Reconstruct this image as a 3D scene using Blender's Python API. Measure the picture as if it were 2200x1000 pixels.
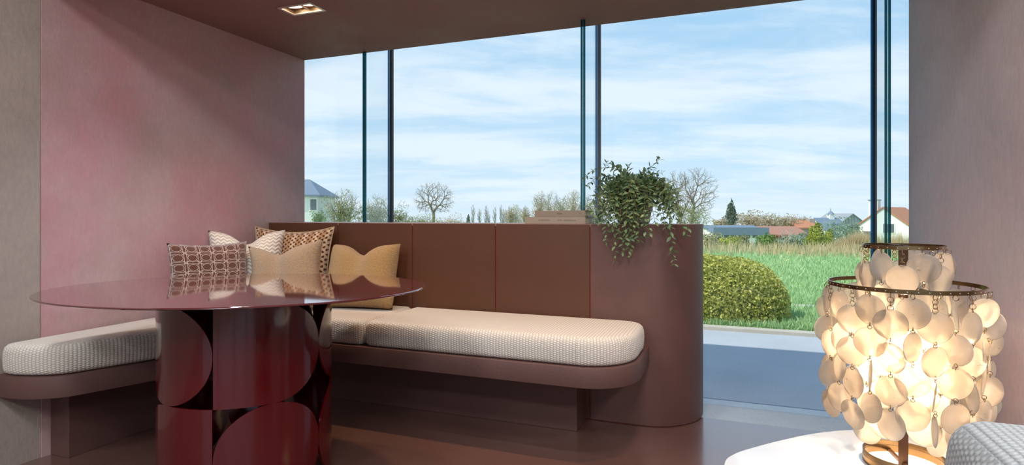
import bpy, bmesh, math, random
import numpy as np
from mathutils import Vector, Matrix, Euler

for o in list(bpy.data.objects):
    bpy.data.objects.remove(o, do_unlink=True)
S = bpy.context.scene
C = S.collection
PI = math.pi
rnd = random.Random(7)

# ------------------------------------------------------------------ camera
FPX = 1230.0
HZ = 464.0
YAW = math.radians(20.9)
cd = bpy.data.cameras.new('camera')
cam = bpy.data.objects.new('camera', cd)
C.objects.link(cam)
cd.sensor_width = 36.0
cd.lens = FPX / 2200.0 * 36.0
cd.shift_y = (HZ - 500.0) / 2200.0
cd.clip_start = 0.02
cd.clip_end = 600
cam.location = (0, 0, 1.0)
cam.rotation_euler = (PI / 2, 0, YAW)
S.camera = cam
CS, SN = math.cos(YAW), math.sin(YAW)


def c2w(cx, cz):
    return (CS * cx - SN * cz, SN * cx + CS * cz)


def at(px, py, z):
    """world point seen at photo pixel (px, py) at a depth of z metres"""
    x, y = c2w((px - 1100) / FPX * z, z)
    return Vector((x, y, 1.0 - (py - HZ) / FPX * z))


def at_y(px, py, Y):
    k = (px - 1100) / FPX
    return at(px, py, Y / (SN * k + CS))


# ------------------------------------------------------------------ exposure, world, sun
S.view_settings.view_transform = 'Standard'
S.view_settings.look = 'None'
S.view_settings.exposure = 0.40
S.view_settings.gamma = 1.0
S.view_settings.use_curve_mapping = False
S.cycles.use_denoising = True
S.cycles.max_bounces = 10
S.cycles.diffuse_bounces = 5
S.cycles.glossy_bounces = 5
S.cycles.transmission_bounces = 8
S.cycles.transparent_max_bounces = 24
S.cycles.caustics_reflective = False
S.cycles.caustics_refractive = False
S.cycles.sample_clamp_indirect = 6.0

SKY_STRENGTH = 0.86
SUN_STRENGTH = 3.0
FILL_WATTS = 34.0
NICHE_WATTS = 17.0

w = bpy.data.worlds.new('sky')
S.world = w
w.use_nodes = True
nt = w.node_tree
nt.nodes.clear()


class G:
    """tiny node-graph builder"""
    def __init__(self, tree):
        self.t = tree

    def n(self, kind, **kw):
        nd = self.t.nodes.new(kind)
        for k, v in kw.items():
            setattr(nd, k, v)
        return nd

    def link(self, a, b):
        self.t.links.new(a, b)

    def put(self, sock, v):
        if isinstance(v, bpy.types.NodeSocket):
            self.link(v, sock)
        elif v is not None:
            if hasattr(sock, 'default_value'):
                if sock.type == 'RGBA' and len(v) == 3:
                    v = (*v, 1)
                sock.default_value = v

    def m(self, op, a, b=None, c=None, clamp=False):
        nd = self.n('ShaderNodeMath', operation=op, use_clamp=clamp)
        self.put(nd.inputs[0], a)
        if b is not None:
            self.put(nd.inputs[1], b)
        if c is not None:
            self.put(nd.inputs[2], c)
        return nd.outputs[0]

    def vm(self, op, a, b=None):
        nd = self.n('ShaderNodeVectorMath', operation=op)
        self.put(nd.inputs[0], a)
        if b is not None:
            self.put(nd.inputs[1], b)
        return nd.outputs[0]

    def mix(self, f, a, b, blend='MIX'):
        nd = self.n('ShaderNodeMix', data_type='RGBA', blend_type=blend)
        self.put(nd.inputs[0], f)
        self.put(nd.inputs[6], a)
        self.put(nd.inputs[7], b)
        return nd.outputs[2]

    def sep(self, v):
        nd = self.n('ShaderNodeSeparateXYZ')
        self.link(v, nd.inputs[0])
        return nd.outputs

    def comb(self, x, y, z):
        nd = self.n('ShaderNodeCombineXYZ')
        for i, v in enumerate((x, y, z)):
            self.put(nd.inputs[i], v)
        return nd.outputs[0]

    def noise(self, vec, scale, detail=4, rough=0.55, out=0):
        nd = self.n('ShaderNodeTexNoise')
        if vec is not None:
            self.link(vec, nd.inputs['Vector'])
        nd.inputs['Scale'].default_value = scale
        nd.inputs['Detail'].default_value = detail
        nd.inputs['Roughness'].default_value = rough
        return nd.outputs[out]

    def ramp(self, f, stops, interp='LINEAR'):
        nd = self.n('ShaderNodeValToRGB')
        nd.color_ramp.interpolation = interp
        el = nd.color_ramp.elements
        while len(el) < len(stops):
            el.new(0.5)
        for e, (p, c) in zip(el, stops):
            e.position = p
            e.color = (*c, 1) if len(c) == 3 else c
        self.put(nd.inputs[0], f)
        return nd.outputs[0]

    def maprange(self, v, a, b, c=0.0, d=1.0, smooth=False):
        nd = self.n('ShaderNodeMapRange')
        if smooth:
            nd.interpolation_type = 'SMOOTHSTEP'
        self.put(nd.inputs[0], v)
        for i, x in enumerate((a, b, c, d)):
            nd.inputs[i + 1].default_value = x
        return nd.outputs[0]

    def bump(self, h, strength=0.3, dist=0.01):
        nd = self.n('ShaderNodeBump')
        nd.inputs['Strength'].default_value = strength
        nd.inputs['Distance'].default_value = dist
        self.put(nd.inputs['Height'], h)
        return nd.outputs[0]


g = G(nt)
tc = g.n('ShaderNodeTexCoord')
d = g.vm('NORMALIZE', tc.outputs['Generated'])
dx, dy, dz = g.sep(d)
up = g.m('MAXIMUM', dz, 0.0)
# a layer of thin cloud at one height, seen in perspective, drawn out by the wind
den = g.m('ADD', up, 0.16)
cu = g.m('DIVIDE', g.m('ADD', g.m('MULTIPLY', dx, 0.86), g.m('MULTIPLY', dy, 0.30)), den)
cv = g.m('DIVIDE', g.m('SUBTRACT', g.m('MULTIPLY', dy, 0.86), g.m('MULTIPLY', dx, 0.30)), den)
cvec = g.comb(g.m('MULTIPLY', cu, 1.0), g.m('MULTIPLY', cv, 2.1), 3.3)
warp = g.noise(cvec, 0.9, 3, 0.5, out=1)
cvec2 = g.vm('ADD', cvec, g.vm('MULTIPLY', warp, (0.9, 0.9, 0.9)))
c1 = g.noise(cvec2, 1.15, 7, 0.6)
c2 = g.noise(cvec2, 0.45, 3, 0.5)
cl = g.m('ADD', g.m('MULTIPLY', c1, 0.62), g.m('MULTIPLY', c2, 0.38))
cl = g.maprange(cl, 0.40, 0.62, 0, 1, True)
skyc = g.ramp(up, [(0.0, (0.66, 0.80, 0.90)), (0.10, (0.52, 0.72, 0.88)), (0.30, (0.36, 0.60, 0.83)), (0.8, (0.22, 0.43, 0.74))])
cloudc = g.ramp(up, [(0.0, (0.78, 0.87, 0.93)), (0.25, (0.80, 0.88, 0.95)), (1.0, (0.74, 0.82, 0.90))])
col = g.mix(g.m('MULTIPLY', cl, 0.82), skyc, cloudc)
bg = g.n('ShaderNodeBackground')
g.link(col, bg.inputs[0])
bg.inputs[1].default_value = SKY_STRENGTH
wo = g.n('ShaderNodeOutputWorld')
g.link(bg.outputs[0], wo.inputs[0])

sd = bpy.data.lights.new('sun', 'SUN')
sun = bpy.data.objects.new('sun', sd)
C.objects.link(sun)
sd.energy = SUN_STRENGTH
sd.color = (1.0, 0.93, 0.80)
sd.angle = math.radians(0.6)
EL = math.radians(50)
sdir = Vector((0.80 * math.cos(EL), 0.60 * math.cos(EL), -math.sin(EL)))
sun.rotation_euler = sdir.to_track_quat('-Z', 'Y').to_euler()
sun.location = (-8, -4, 9)

# ------------------------------------------------------------------ helpers


def link(o, parent=None):
    C.objects.link(o)
    if parent is not None:
        o.parent = parent
    return o


def mesh_data(name, verts, faces, mat=None, smooth=False, uv=None):
    me = bpy.data.meshes.new(name)
    me.from_pydata([tuple(v) for v in verts], [], [tuple(f) for f in faces])
    if uv is not None:
        l = me.uv_layers.new(name='UVMap')
        if callable(uv):
            for p in me.polygons:
                for li in p.loop_indices:
                    l.data[li].uv = uv(me.vertices[me.loops[li].vertex_index].co, p)
        else:
            for p in me.polygons:
                for li in p.loop_indices:
                    l.data[li].uv = uv[me.loops[li].vertex_index]
    if mat is not None:
        me.materials.append(mat)
    if smooth:
        me.polygons.foreach_set('use_smooth', [True] * len(me.polygons))
    me.update()
    return me


def obj(name, me, parent=None, loc=None, rot=None):
    o = bpy.data.objects.new(name, me)
    link(o, parent)
    if loc is not None:
        o.location = loc
    if rot is not None:
        o.rotation_euler = rot
    return o


def mk(name, verts, faces, mat, parent=None, smooth=False, uv=None, loc=None, rot=None):
    return obj(name, mesh_data(name, verts, faces, mat, smooth, uv), parent, loc, rot)


def bm_obj(name, bm, mat, parent=None, smooth=False, loc=None, rot=None, angle=None):
    bmesh.ops.recalc_face_normals(bm, faces=bm.faces)
    me = bpy.data.meshes.new(name)
    bm.to_mesh(me)
    bm.free()
    if mat is not None:
        me.materials.append(mat)
    if smooth:
        me.polygons.foreach_set('use_smooth', [True] * len(me.polygons))
        if angle:
            me.set_sharp_from_angle(angle=math.radians(angle))
    return obj(name, me, parent, loc, rot)


def box_bm(x0, x1, y0, y1, z0, z1, bev=0.0, seg=2):
    bm = bmesh.new()
    bmesh.ops.create_cube(bm, size=1.0)
    for v in bm.verts:
        v.co = ((x0 + x1) / 2 + v.co.x * (x1 - x0), (y0 + y1) / 2 + v.co.y * (y1 - y0), (z0 + z1) / 2 + v.co.z * (z1 - z0))
    if bev > 0:
        bmesh.ops.bevel(bm, geom=bm.edges[:] + bm.verts[:], offset=bev, segments=seg, profile=0.5, affect='EDGES')
    return bm


def box(name, x0, x1, y0, y1, z0, z1, mat, parent=None, bev=0.0, seg=2, loc=None, rot=None):
    return bm_obj(name, box_bm(x0, x1, y0, y1, z0, z1, bev, seg), mat, parent, loc=loc, rot=rot)


def prism(name, outline, z0, z1, mat, parent=None, bev=0.0, smooth=False):
    bm = bmesh.new()
    vs = [bm.verts.new((x, y, z0)) for x, y in outline]
    f = bm.faces.new(vs)
    r = bmesh.ops.extrude_face_region(bm, geom=[f])
    for v in r['geom']:
        if isinstance(v, bmesh.types.BMVert):
            v.co.z = z1
    if bev > 0:
        bmesh.ops.recalc_face_normals(bm, faces=bm.faces)
        es = [e for e in bm.edges if abs(e.verts[0].co.z - e.verts[1].co.z) < 1e-6]
        bmesh.ops.bevel(bm, geom=es, offset=bev, segments=2, profile=0.5, affect='EDGES')
    return bm_obj(name, bm, mat, parent, smooth=smooth, angle=35 if smooth else None)


def tube_geo(pts, radii, seg=6, V=None, F=None, cap=True):
    """append a tapered tube along pts to V, F"""
    V = [] if V is None else V
    F = [] if F is None else F
    pts = [Vector(p) for p in pts]
    n = len(pts)
    ref = Vector((0.31, 0.52, 0.79))
    b = len(V)
    for i, p in enumerate(pts):
        t = (pts[min(i + 1, n - 1)] - pts[max(i - 1, 0)])
        if t.length < 1e-9:
            t = Vector((0, 0, 1))
        t.normalize()
        u = t.cross(ref)
        if u.length < 0.05:
            u = t.cross(Vector((1, 0, 0)))
        u.normalize()
        v = t.cross(u)
        r = radii[i] if hasattr(radii, '__len__') else radii
        for k in range(seg):
            a = 2 * PI * k / seg
            V.append(p + u * (r * math.cos(a)) + v * (r * math.sin(a)))
    for i in range(n - 1):
        for k in range(seg):
            a0 = b + i * seg + k
            a1 = b + i * seg + (k + 1) % seg
            F.append((a0, a1, a1 + seg, a0 + seg))
    if cap:
        F.append(tuple(b + k for k in reversed(range(seg))))
        F.append(tuple(b + (n - 1) * seg + k for k in range(seg)))
    return V, F


def lathe(name, prof, seg, mat, parent=None, smooth=True, loc=None, closed=False):
    V, F = [], []
    n = len(prof)
    for r, z in prof:
        for k in range(seg):
            a = 2 * PI * k / seg
            V.append((r * math.cos(a), r * math.sin(a), z))
    for i in range(n if closed else n - 1):
        j = (i + 1) % n
        for k in range(seg):
            k2 = (k + 1) % seg
            F.append((i * seg + k, i * seg + k2, j * seg + k2, j * seg + k))
    if not closed:
        F.append(tuple(reversed(range(seg))))
        F.append(tuple((n - 1) * seg + k for k in range(seg)))
    o = mk(name, V, F, mat, parent, smooth, loc=loc)
    if smooth:
        o.data.set_sharp_from_angle(angle=math.radians(40))
    return o


def catmull(pts, sub=8, closed=False):
    P = [Vector(p) for p in pts]
    out = []
    n = len(P)
    rng = range(n) if closed else range(n - 1)
    for i in rng:
        p0 = P[(i - 1) % n] if closed else P[max(i - 1, 0)]
        p1 = P[i]
        p2 = P[(i + 1) % n] if closed else P[i + 1]
        p3 = P[(i + 2) % n] if closed else P[min(i + 2, n - 1)]
        for k in range(sub):
            t = k / sub
            out.append(0.5 * ((2 * p1) + (p2 - p0) * t + (2 * p0 - 5 * p1 + 4 * p2 - p3) * t * t + (3 * p1 - p0 - 3 * p2 + p3) * t ** 3))
    if not closed:
        out.append(P[-1])
    return out


def fast_mesh(name, V, polys_n, mat, parent=None, smooth=False):
    """V: (N,3) array laid out so that each polys_n consecutive verts form one polygon"""
    V = np.asarray(V, dtype=np.float32).reshape(-1, 3)
    nv = len(V)
    npoly = nv // polys_n
    me = bpy.data.meshes.new(name)
    me.vertices.add(nv)
    me.vertices.foreach_set('co', V.ravel())
    me.loops.add(nv)
    me.loops.foreach_set('vertex_index', np.arange(nv, dtype=np.int32))
    me.polygons.add(npoly)
    me.polygons.foreach_set('loop_start', np.arange(0, nv, polys_n, dtype=np.int32))
    me.polygons.foreach_set('loop_total', np.full(npoly, polys_n, dtype=np.int32))
    if mat:
        me.materials.append(mat)
    me.update(calc_edges=True)
    me.validate()
    return obj(name, me, parent)


def thing(name, label, cat, group=None, loc=(0, 0, 0), rot=None):
    o = bpy.data.objects.new(name, None)
    o.empty_display_size = 0.1
    link(o)
    o.location = loc
    if rot is not None:
        o.rotation_euler = rot
    return tag(o, label, cat, group)


def tag(o, label, cat, group=None, kind=None):
    o['label'] = label
    if cat:
        o['category'] = cat
    if group:
        o['group'] = group
    if kind:
        o['kind'] = kind
    return o


def struct(o, label=None):
    o['kind'] = 'structure'
    if label:
        o['label'] = label
    return o


# ------------------------------------------------------------------ materials
def new_mat(name):
    m = bpy.data.materials.new(name)
    m.use_nodes = True
    m.node_tree.nodes.clear()
    return m, G(m.node_tree)


def finish(g, shader):
    o = g.n('ShaderNodeOutputMaterial')
    g.link(shader, o.inputs[0])


def bsdf(g, col, rough=0.6, metal=0.0, normal=None, coat=0.0, coat_rough=0.05, spec=0.5, sheen=0.0, coat_ior=1.5):
    b = g.n('ShaderNodeBsdfPrincipled')
    g.put(b.inputs['Base Color'], col)
    g.put(b.inputs['Roughness'], rough)
    b.inputs['Metallic'].default_value = metal
    b.inputs['Specular IOR Level'].default_value = spec
    b.inputs['Coat Weight'].default_value = coat
    b.inputs['Coat Roughness'].default_value = coat_rough
    b.inputs['Coat IOR'].default_value = coat_ior
    b.inputs['Sheen Weight'].default_value = sheen
    if normal is not None:
        g.link(normal, b.inputs['Normal'])
    return b.outputs[0]


def simple(name, col, rough=0.6, metal=0.0, noise=0.0, nscale=20, bump=0.0, coat=0.0, spec=0.5, sheen=0.0, bscale=None):
    m, g = new_mat(name)
    t = g.n('ShaderNodeTexCoord')
    c = col
    nrm = None
    if noise:
        f = g.noise(t.outputs['Object'], nscale, 5)
        c = g.mix(f, tuple(x * (1 - noise) for x in col), tuple(min(1, x * (1 + noise)) for x in col))
    if bump:
        nrm = g.bump(g.noise(t.outputs['Object'], bscale or nscale * 3, 4), bump, 0.01)
    finish(g, bsdf(g, c, rough, metal, nrm, coat, spec=spec, sheen=sheen))
    return m


def plaster(name, ca, cb, cc, streak=True, bstr=0.22):
    """limewashed plaster: cloudy mottling of three tones with a fine trowelled grain"""
    m, g = new_mat(name)
    t = g.n('ShaderNodeTexCoord')
    P = t.outputs['Object']
    f1 = g.noise(P, 0.9, 5, 0.6)
    f2 = g.noise(P, 2.6, 6, 0.65)
    f1 = g.maprange(f1, 0.36, 0.64, 0, 1, True)
    f2 = g.maprange(f2, 0.35, 0.68, 0, 1, True)
    c = g.mix(f1, ca, cb)
    c = g.mix(g.m('MULTIPLY', f2, 0.6), c, cc)
    fine = g.noise(g.vm('MULTIPLY', P, (1, 1, 0.45 if streak else 1)), 60, 4, 0.7)
    c = g.mix(g.maprange(fine, 0.3, 0.7, 0.0, 0.30), c, tuple(x * 0.55 for x in cc))
    n = g.bump(fine, bstr, 0.006)
    rr = g.maprange(f2, 0, 1, 0.62, 0.82)
    finish(g, bsdf(g, c, rr, 0, n, spec=0.35))
    return m


M = {}
M['wall'] = plaster('rose_plaster', (0.560, 0.255, 0.285), (0.420, 0.310, 0.280), (0.570, 0.390, 0.390))
M['wall_grey'] = plaster('taupe_plaster', (0.400, 0.330, 0.285), (0.450, 0.365, 0.315), (0.350, 0.285, 0.255))
M['wall_right'] = plaster('mauve_plaster', (0.640, 0.550, 0.570), (0.660, 0.500, 0.520), (0.600, 0.535, 0.535), True, 0.5)
M['ceiling'] = plaster('ceiling_plaster', (0.290, 0.135, 0.115), (0.260, 0.140, 0.120), (0.310, 0.170, 0.150), False, 0.12)
M['panel'] = simple('terracotta_lacquer_panel', (0.094, 0.035, 0.016), 0.45, noise=0.10, nscale=7, bump=0.04, bscale=160)
M['endpanel'] = simple('terracotta_plaster_end', (0.118, 0.054, 0.045), 0.55, noise=0.14, nscale=9, bump=0.10, bscale=140)
M['groove'] = simple('red_groove', (0.22, 0.010, 0.008), 0.7)
M['bench'] = simple('bench_plaster', (0.108, 0.050, 0.042), 0.62, noise=0.12, nscale=8, bump=0.10, bscale=150)
M['lacquer'] = simple('burgundy_lacquer', (0.075, 0.0016, 0.003), 0.12, coat=0.5, spec=0.4)
M['lacquer_top'] = simple('burgundy_lacquer_top', (0.100, 0.012, 0.016), 0.05, coat=1.0, spec=1.0)
M['brass'] = simple('dark_brass', (0.23, 0.15, 0.075), 0.22, metal=1.0, noise=0.1, nscale=30)
M['bronze'] = simple('bronze_bar', (0.07, 0.035, 0.022), 0.35, metal=0.6)
M['whitetop'] = simple('white_table_lacquer', (0.82, 0.84, 0.86), 0.25, coat=0.4)
M['black'] = simple('black_silicone', (0.008, 0.010, 0.014), 0.4)
M['fixture'] = simple('pale_fixture_metal', (0.62, 0.50, 0.44), 0.35, metal=0.3)
M['reflector'] = simple('gold_reflector', (0.34, 0.22, 0.13), 0.4, metal=0.4)
M['pot'] = simple('sand_ceramic', (0.42, 0.33, 0.26), 0.7, noise=0.12, nscale=14, bump=0.1)
M['soil'] = simple('potting_soil', (0.05, 0.035, 0.025), 0.95, noise=0.4, nscale=60, bump=0.8)
M['paper'] = simple('book_pages', (0.72, 0.66, 0.56), 0.9, noise=0.1, nscale=120)
M['cover1'] = simple('tan_book_cover', (0.26, 0.215, 0.17), 0.6, noise=0.08, nscale=40)
M['cover2'] = simple('beige_book_cover', (0.32, 0.275, 0.22), 0.6, noise=0.08, nscale=40)
M['ink'] = simple('brown_ink', (0.10, 0.055, 0.035), 0.7)

# polished resin floor
m, g = new_mat('rose_resin_floor')
t = g.n('ShaderNodeTexCoord')
f = g.noise(t.outputs['Object'], 1.6, 5, 0.6)
c = g.mix(g.maprange(f, 0.35, 0.65), (0.125, 0.060, 0.047), (0.150, 0.074, 0.059))
n = g.bump(g.noise(t.outputs['Object'], 8, 3), 0.03, 0.01)
finish(g, bsdf(g, c, 0.32, 0, n, spec=0.6, coat=1.0, coat_rough=0.14, coat_ior=2.0))
M['floor'] = m


def glass(name, tint, refl=1.0, rough=0.0):
    m, g = new_mat(name)
    tr = g.n('ShaderNodeBsdfTransparent')
    tr.inputs[0].default_value = (*tint, 1)
    gl = g.n('ShaderNodeBsdfGlossy')
    gl.inputs['Roughness'].default_value = rough
    fr = g.n('ShaderNodeFresnel')
    fr.inputs[0].default_value = 1.45
    mx = g.n('ShaderNodeMixShader')
    g.link(g.m('MULTIPLY', fr.outputs[0], refl, clamp=True), mx.inputs[0])
    g.link(tr.outputs[0], mx.inputs[1])
    g.link(gl.outputs[0], mx.inputs[2])
    finish(g, mx.outputs[0])
    return m


M['pane'] = glass('window_glass', (0.985, 0.995, 1.0), 0.35)
M['fin'] = glass('fin_glass', (0.965, 0.99, 1.0), 0.18)


def edge_glass(name, a, b):
    m, g = new_mat(name)
    tr = g.n('ShaderNodeBsdfTransparent')
    tr.inputs[0].default_value = (*a, 1)
    pr = bsdf(g, b, 0.15)
    mx = g.n('ShaderNodeMixShader')
    mx.inputs[0].default_value = 0.55
    g.link(tr.outputs[0], mx.inputs[1])
    g.link(pr, mx.inputs[2])
    finish(g, mx.outputs[0])
    return m


M['edge'] = edge_glass('teal_glass_edge', (0.05, 0.30, 0.34), (0.01, 0.10, 0.12))
M['edge_blue'] = edge_glass('blue_glass_edge', (0.20, 0.55, 0.85), (0.03, 0.18, 0.34))


def waffle(name, col, dark, sx, sy, bs=0.6):
    """cream waffle weave: columns of small raised stitches, UV in metres"""
    m, g = new_mat(name)
    t = g.n('ShaderNodeTexCoord')
    u, v, _ = g.sep(t.outputs['UV'])
    a = g.m('SINE', g.m('MULTIPLY', u, 2 * PI / sx))
    row = g.m('MULTIPLY', v, 2 * PI / sy)
    off = g.m('MULTIPLY', g.m('SIGN', g.m('SINE', g.m('MULTIPLY', u, PI / sx))), PI / 2)
    b = g.m('SINE', g.m('ADD', row, off))
    h = g.m('ADD', g.m('MULTIPLY', g.m('ABSOLUTE', g.m('SINE', g.m('MULTIPLY', u, PI / sx))), 0.6), g.m('MULTIPLY', b, 0.22))
    ns = g.noise(t.outputs['UV'], 420, 3)
    h2 = g.m('ADD', h, g.m('MULTIPLY', ns, 0.25))
    c = g.mix(g.maprange(h2, 0.0, 0.75), dark, col)
    n = g.bump(h2, bs, 0.004)
    finish(g, bsdf(g, c, 0.9, 0, n, spec=0.15, sheen=0.25))
    return m


M['cushion'] = waffle('cream_waffle_weave', (0.70, 0.63, 0.55), (0.42, 0.37, 0.32), 0.0135, 0.009)
M['chair'] = waffle('grey_basket_weave', (0.48, 0.50, 0.49), (0.28, 0.29, 0.29), 0.0085, 0.0085, 0.6)


def line(g, x, wdt):
    """1 near integer values of x"""
    fr = g.m('ABSOLUTE', g.m('SUBTRACT', g.m('FRACT', g.m('ADD', x, 0.5)), 0.5))
    return g.m('LESS_THAN', fr, wdt)


# brown pillow with a woven cane pattern
m, g = new_mat('cane_pattern_velvet')
t = g.n('ShaderNodeTexCoord')
wob = g.m('MULTIPLY', g.m('SUBTRACT', g.noise(t.outputs['UV'], 60, 2), 0.5), 0.010)
u, v, _ = g.sep(t.outputs['UV'])
u = g.m('ADD', g.m('MULTIPLY', u, 7.3), g.m('MULTIPLY', wob, 6))
v = g.m('ADD', g.m('MULTIPLY', v, 8.6), g.m('MULTIPLY', wob, 6))
L = None
for e in (line(g, g.m('ADD', u, 0.10), 0.017), line(g, g.m('SUBTRACT', u, 0.10), 0.017),
          line(g, g.m('ADD', v, 0.10), 0.017), line(g, g.m('SUBTRACT', v, 0.10), 0.017),
          line(g, g.m('ADD', u, v), 0.020), line(g, g.m('SUBTRACT', u, v), 0.020)):
    L = e if L is None else g.m('MAXIMUM', L, e)
fu = g.m('SUBTRACT', g.m('FRACT', u), 0.5)
fv = g.m('SUBTRACT', g.m('FRACT', v), 0.5)
rr = g.m('SQRT', g.m('ADD', g.m('MULTIPLY', fu, fu), g.m('MULTIPLY', fv, fv)))
inside = g.m('LESS_THAN', rr, 0.315)
ring = g.m('MULTIPLY', g.m('LESS_THAN', rr, 0.345), g.m('GREATER_THAN', rr, 0.315))
L = g.m('MULTIPLY', L, g.m('SUBTRACT', 1.0, inside))
L = g.m('MAXIMUM', L, ring)
fz = g.noise(t.outputs['UV'], 160, 3)
L = g.m('MULTIPLY', L, g.maprange(fz, 0.30, 0.5, 0.45, 1.0))
c = g.mix(L, (0.110, 0.042, 0.026), (0.60, 0.47, 0.40))
finish(g, bsdf(g, c, 0.9, 0, g.bump(g.m('ADD', L, fz), 0.35, 0.004), spec=0.1, sheen=0.4))
M['cane'] = m

# houndstooth weave
m, g = new_mat('brown_houndstooth')
t = g.n('ShaderNodeTexCoord')
u, v, _ = g.sep(t.outputs['UV'])
a = g.m('SINE', g.m('MULTIPLY', u, 2 * PI * 14))
b = g.m('SINE', g.m('MULTIPLY', v, 2 * PI * 16))
cc = g.m('MULTIPLY', g.m('SINE', g.m('MULTIPLY', u, 2 * PI * 28)), g.m('SINE', g.m('MULTIPLY', v, 2 * PI * 8)))
k = g.m('ADD', g.m('MULTIPLY', a, b), g.m('MULTIPLY', cc, 0.45))
k = g.m('ADD', k, g.m('MULTIPLY', g.m('SUBTRACT', g.noise(t.outputs['UV'], 140, 3), 0.5), 0.9))
dk = g.maprange(k, 0.12, 0.35)
lt = g.maprange(g.m('SINE', g.m('MULTIPLY', u, 2 * PI * 7)), -0.2, 0.6)
base = g.mix(lt, (0.40, 0.235, 0.120), (0.62, 0.46, 0.31))
c = g.mix(dk, base, (0.115, 0.034, 0.018))
finish(g, bsdf(g, c, 0.9, 0, g.bump(g.m('ADD', dk, g.noise(t.outputs['UV'], 200, 2)), 0.35, 0.004), spec=0.1, sheen=0.3))
M['hound'] = m

# cream herringbone knit
m, g = new_mat('cream_herringbone')
t = g.n('ShaderNodeTexCoord')
u, v, _ = g.sep(t.outputs['UV'])
tri = g.m('ABSOLUTE', g.m('SUBTRACT', g.m('FRACT', g.m('MULTIPLY', u, 14)), 0.5))
h = g.m('SINE', g.m('MULTIPLY', g.m('ADD', g.m('MULTIPLY', v, 20), g.m('MULTIPLY', tri, 1.2)), 2 * PI))
c = g.mix(g.maprange(h, -0.9, 0.6), (0.52, 0.42, 0.33), (0.80, 0.73, 0.64))
finish(g, bsdf(g, c, 0.9, 0, g.bump(h, 0.4, 0.004), spec=0.1, sheen=0.3))
M['herring'] = m


def boucle(name, col):
    m, g = new_mat(name)
    t = g.n('ShaderNodeTexCoord')
    f = g.noise(t.outputs['UV'], 62, 6, 0.8)
    f0 = g.noise(t.outputs['UV'], 5, 3)
    c = g.mix(g.maprange(f, 0.3, 0.7), tuple(x * 0.45 for x in col), tuple(min(1, x * 1.25) for x in col))
    c = g.mix(g.m('MULTIPLY', f0, 0.3), c, tuple(x * 0.8 for x in col))
    finish(g, bsdf(g, c, 0.95, 0, g.bump(f, 0.9, 0.008), spec=0.1, sheen=0.3))
    return m


M['tan'] = boucle('tan_mohair', (0.52, 0.350, 0.205))
M['gold'] = boucle('honey_mohair', (0.50, 0.300, 0.115))

# capiz shell
m, g = new_mat('capiz_shell')
t = g.n('ShaderNodeTexCoord')
oi = g.n('ShaderNodeObjectInfo')
vec = g.vm('ADD', t.outputs['Object'], g.comb(g.m('MULTIPLY', oi.outputs['Random'], 9.0), g.m('MULTIPLY', oi.outputs['Random'], 3.0), 0.0))
f = g.noise(vec, 26, 5, 0.65)
f2 = g.noise(g.vm('MULTIPLY', vec, (1, 1, 3)), 45, 4, 0.7)
c = g.mix(g.maprange(f, 0.35, 0.7), (0.93, 0.91, 0.87), (0.86, 0.79, 0.70))
spot = g.maprange(f2, 0.66, 0.72)
c = g.mix(g.m('MULTIPLY', spot, 0.8), c, (0.40, 0.26, 0.13))
df = g.n('ShaderNodeBsdfDiffuse')
g.link(c, df.inputs[0])
tl = g.n('ShaderNodeBsdfTranslucent')
g.link(c, tl.inputs[0])
tp = g.n('ShaderNodeBsdfTransparent')
tp.inputs[0].default_value = (0.98, 0.95, 0.90, 1)
gl = g.n('ShaderNodeBsdfGlossy')
gl.inputs['Roughness'].default_value = 0.22


def mixsh(g, f, a, b):
    x = g.n('ShaderNodeMixShader')
    g.put(x.inputs[0], f)
    g.link(a, x.inputs[1])
    g.link(b, x.inputs[2])
    return x.outputs[0]


s1 = mixsh(g, 0.86, df.outputs[0], tl.outputs[0])
s2 = mixsh(g, 0.42, s1, tp.outputs[0])
fr = g.n('ShaderNodeFresnel')
s3 = mixsh(g, g.m('MULTIPLY', fr.outputs[0], 0.8), s2, gl.outputs[0])
finish(g, s3)
M['shell'] = m
M['shell_rim'] = simple('shell_rim', (0.50, 0.36, 0.22), 0.5)


def emit(name, col, st):
    m, g = new_mat(name)
    e = g.n('ShaderNodeEmission')
    e.inputs[0].default_value = (*col, 1)
    e.inputs[1].default_value = st
    finish(g, e.outputs[0])
    return m


M['bulb'] = emit('warm_bulb', (1.0, 0.72, 0.42), 30)
M['spot_glow'] = emit('spot_lens_glow', (1.0, 0.86, 0.66), 7)
M['fill_glow'] = emit('fill_panel_glow', (0.95, 0.97, 1.0), 4)


def leafmat(name, ca, cb, trans=0.35, rough=0.5):
    m, g = new_mat(name)
    t = g.n('ShaderNodeTexCoord')
    oi = g.n('ShaderNodeObjectInfo')
    f = g.noise(g.vm('ADD', t.outputs['Object'], g.comb(oi.outputs['Random'], oi.outputs['Random'], 0.0)), 5.0, 4, 0.7)
    geo = g.n('ShaderNodeNewGeometry')
    k = g.m('ADD', g.m('MULTIPLY', geo.outputs['Random Per Island'], 0.6), g.m('MULTIPLY', f, 0.5), clamp=True)
    c = g.mix(k, ca, cb)
    tl = g.n('ShaderNodeBsdfTranslucent')
    g.link(c, tl.inputs[0])
    s = mixsh(g, trans, bsdf(g, c, rough, spec=0.35), tl.outputs[0])
    finish(g, s)
    return m


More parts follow.
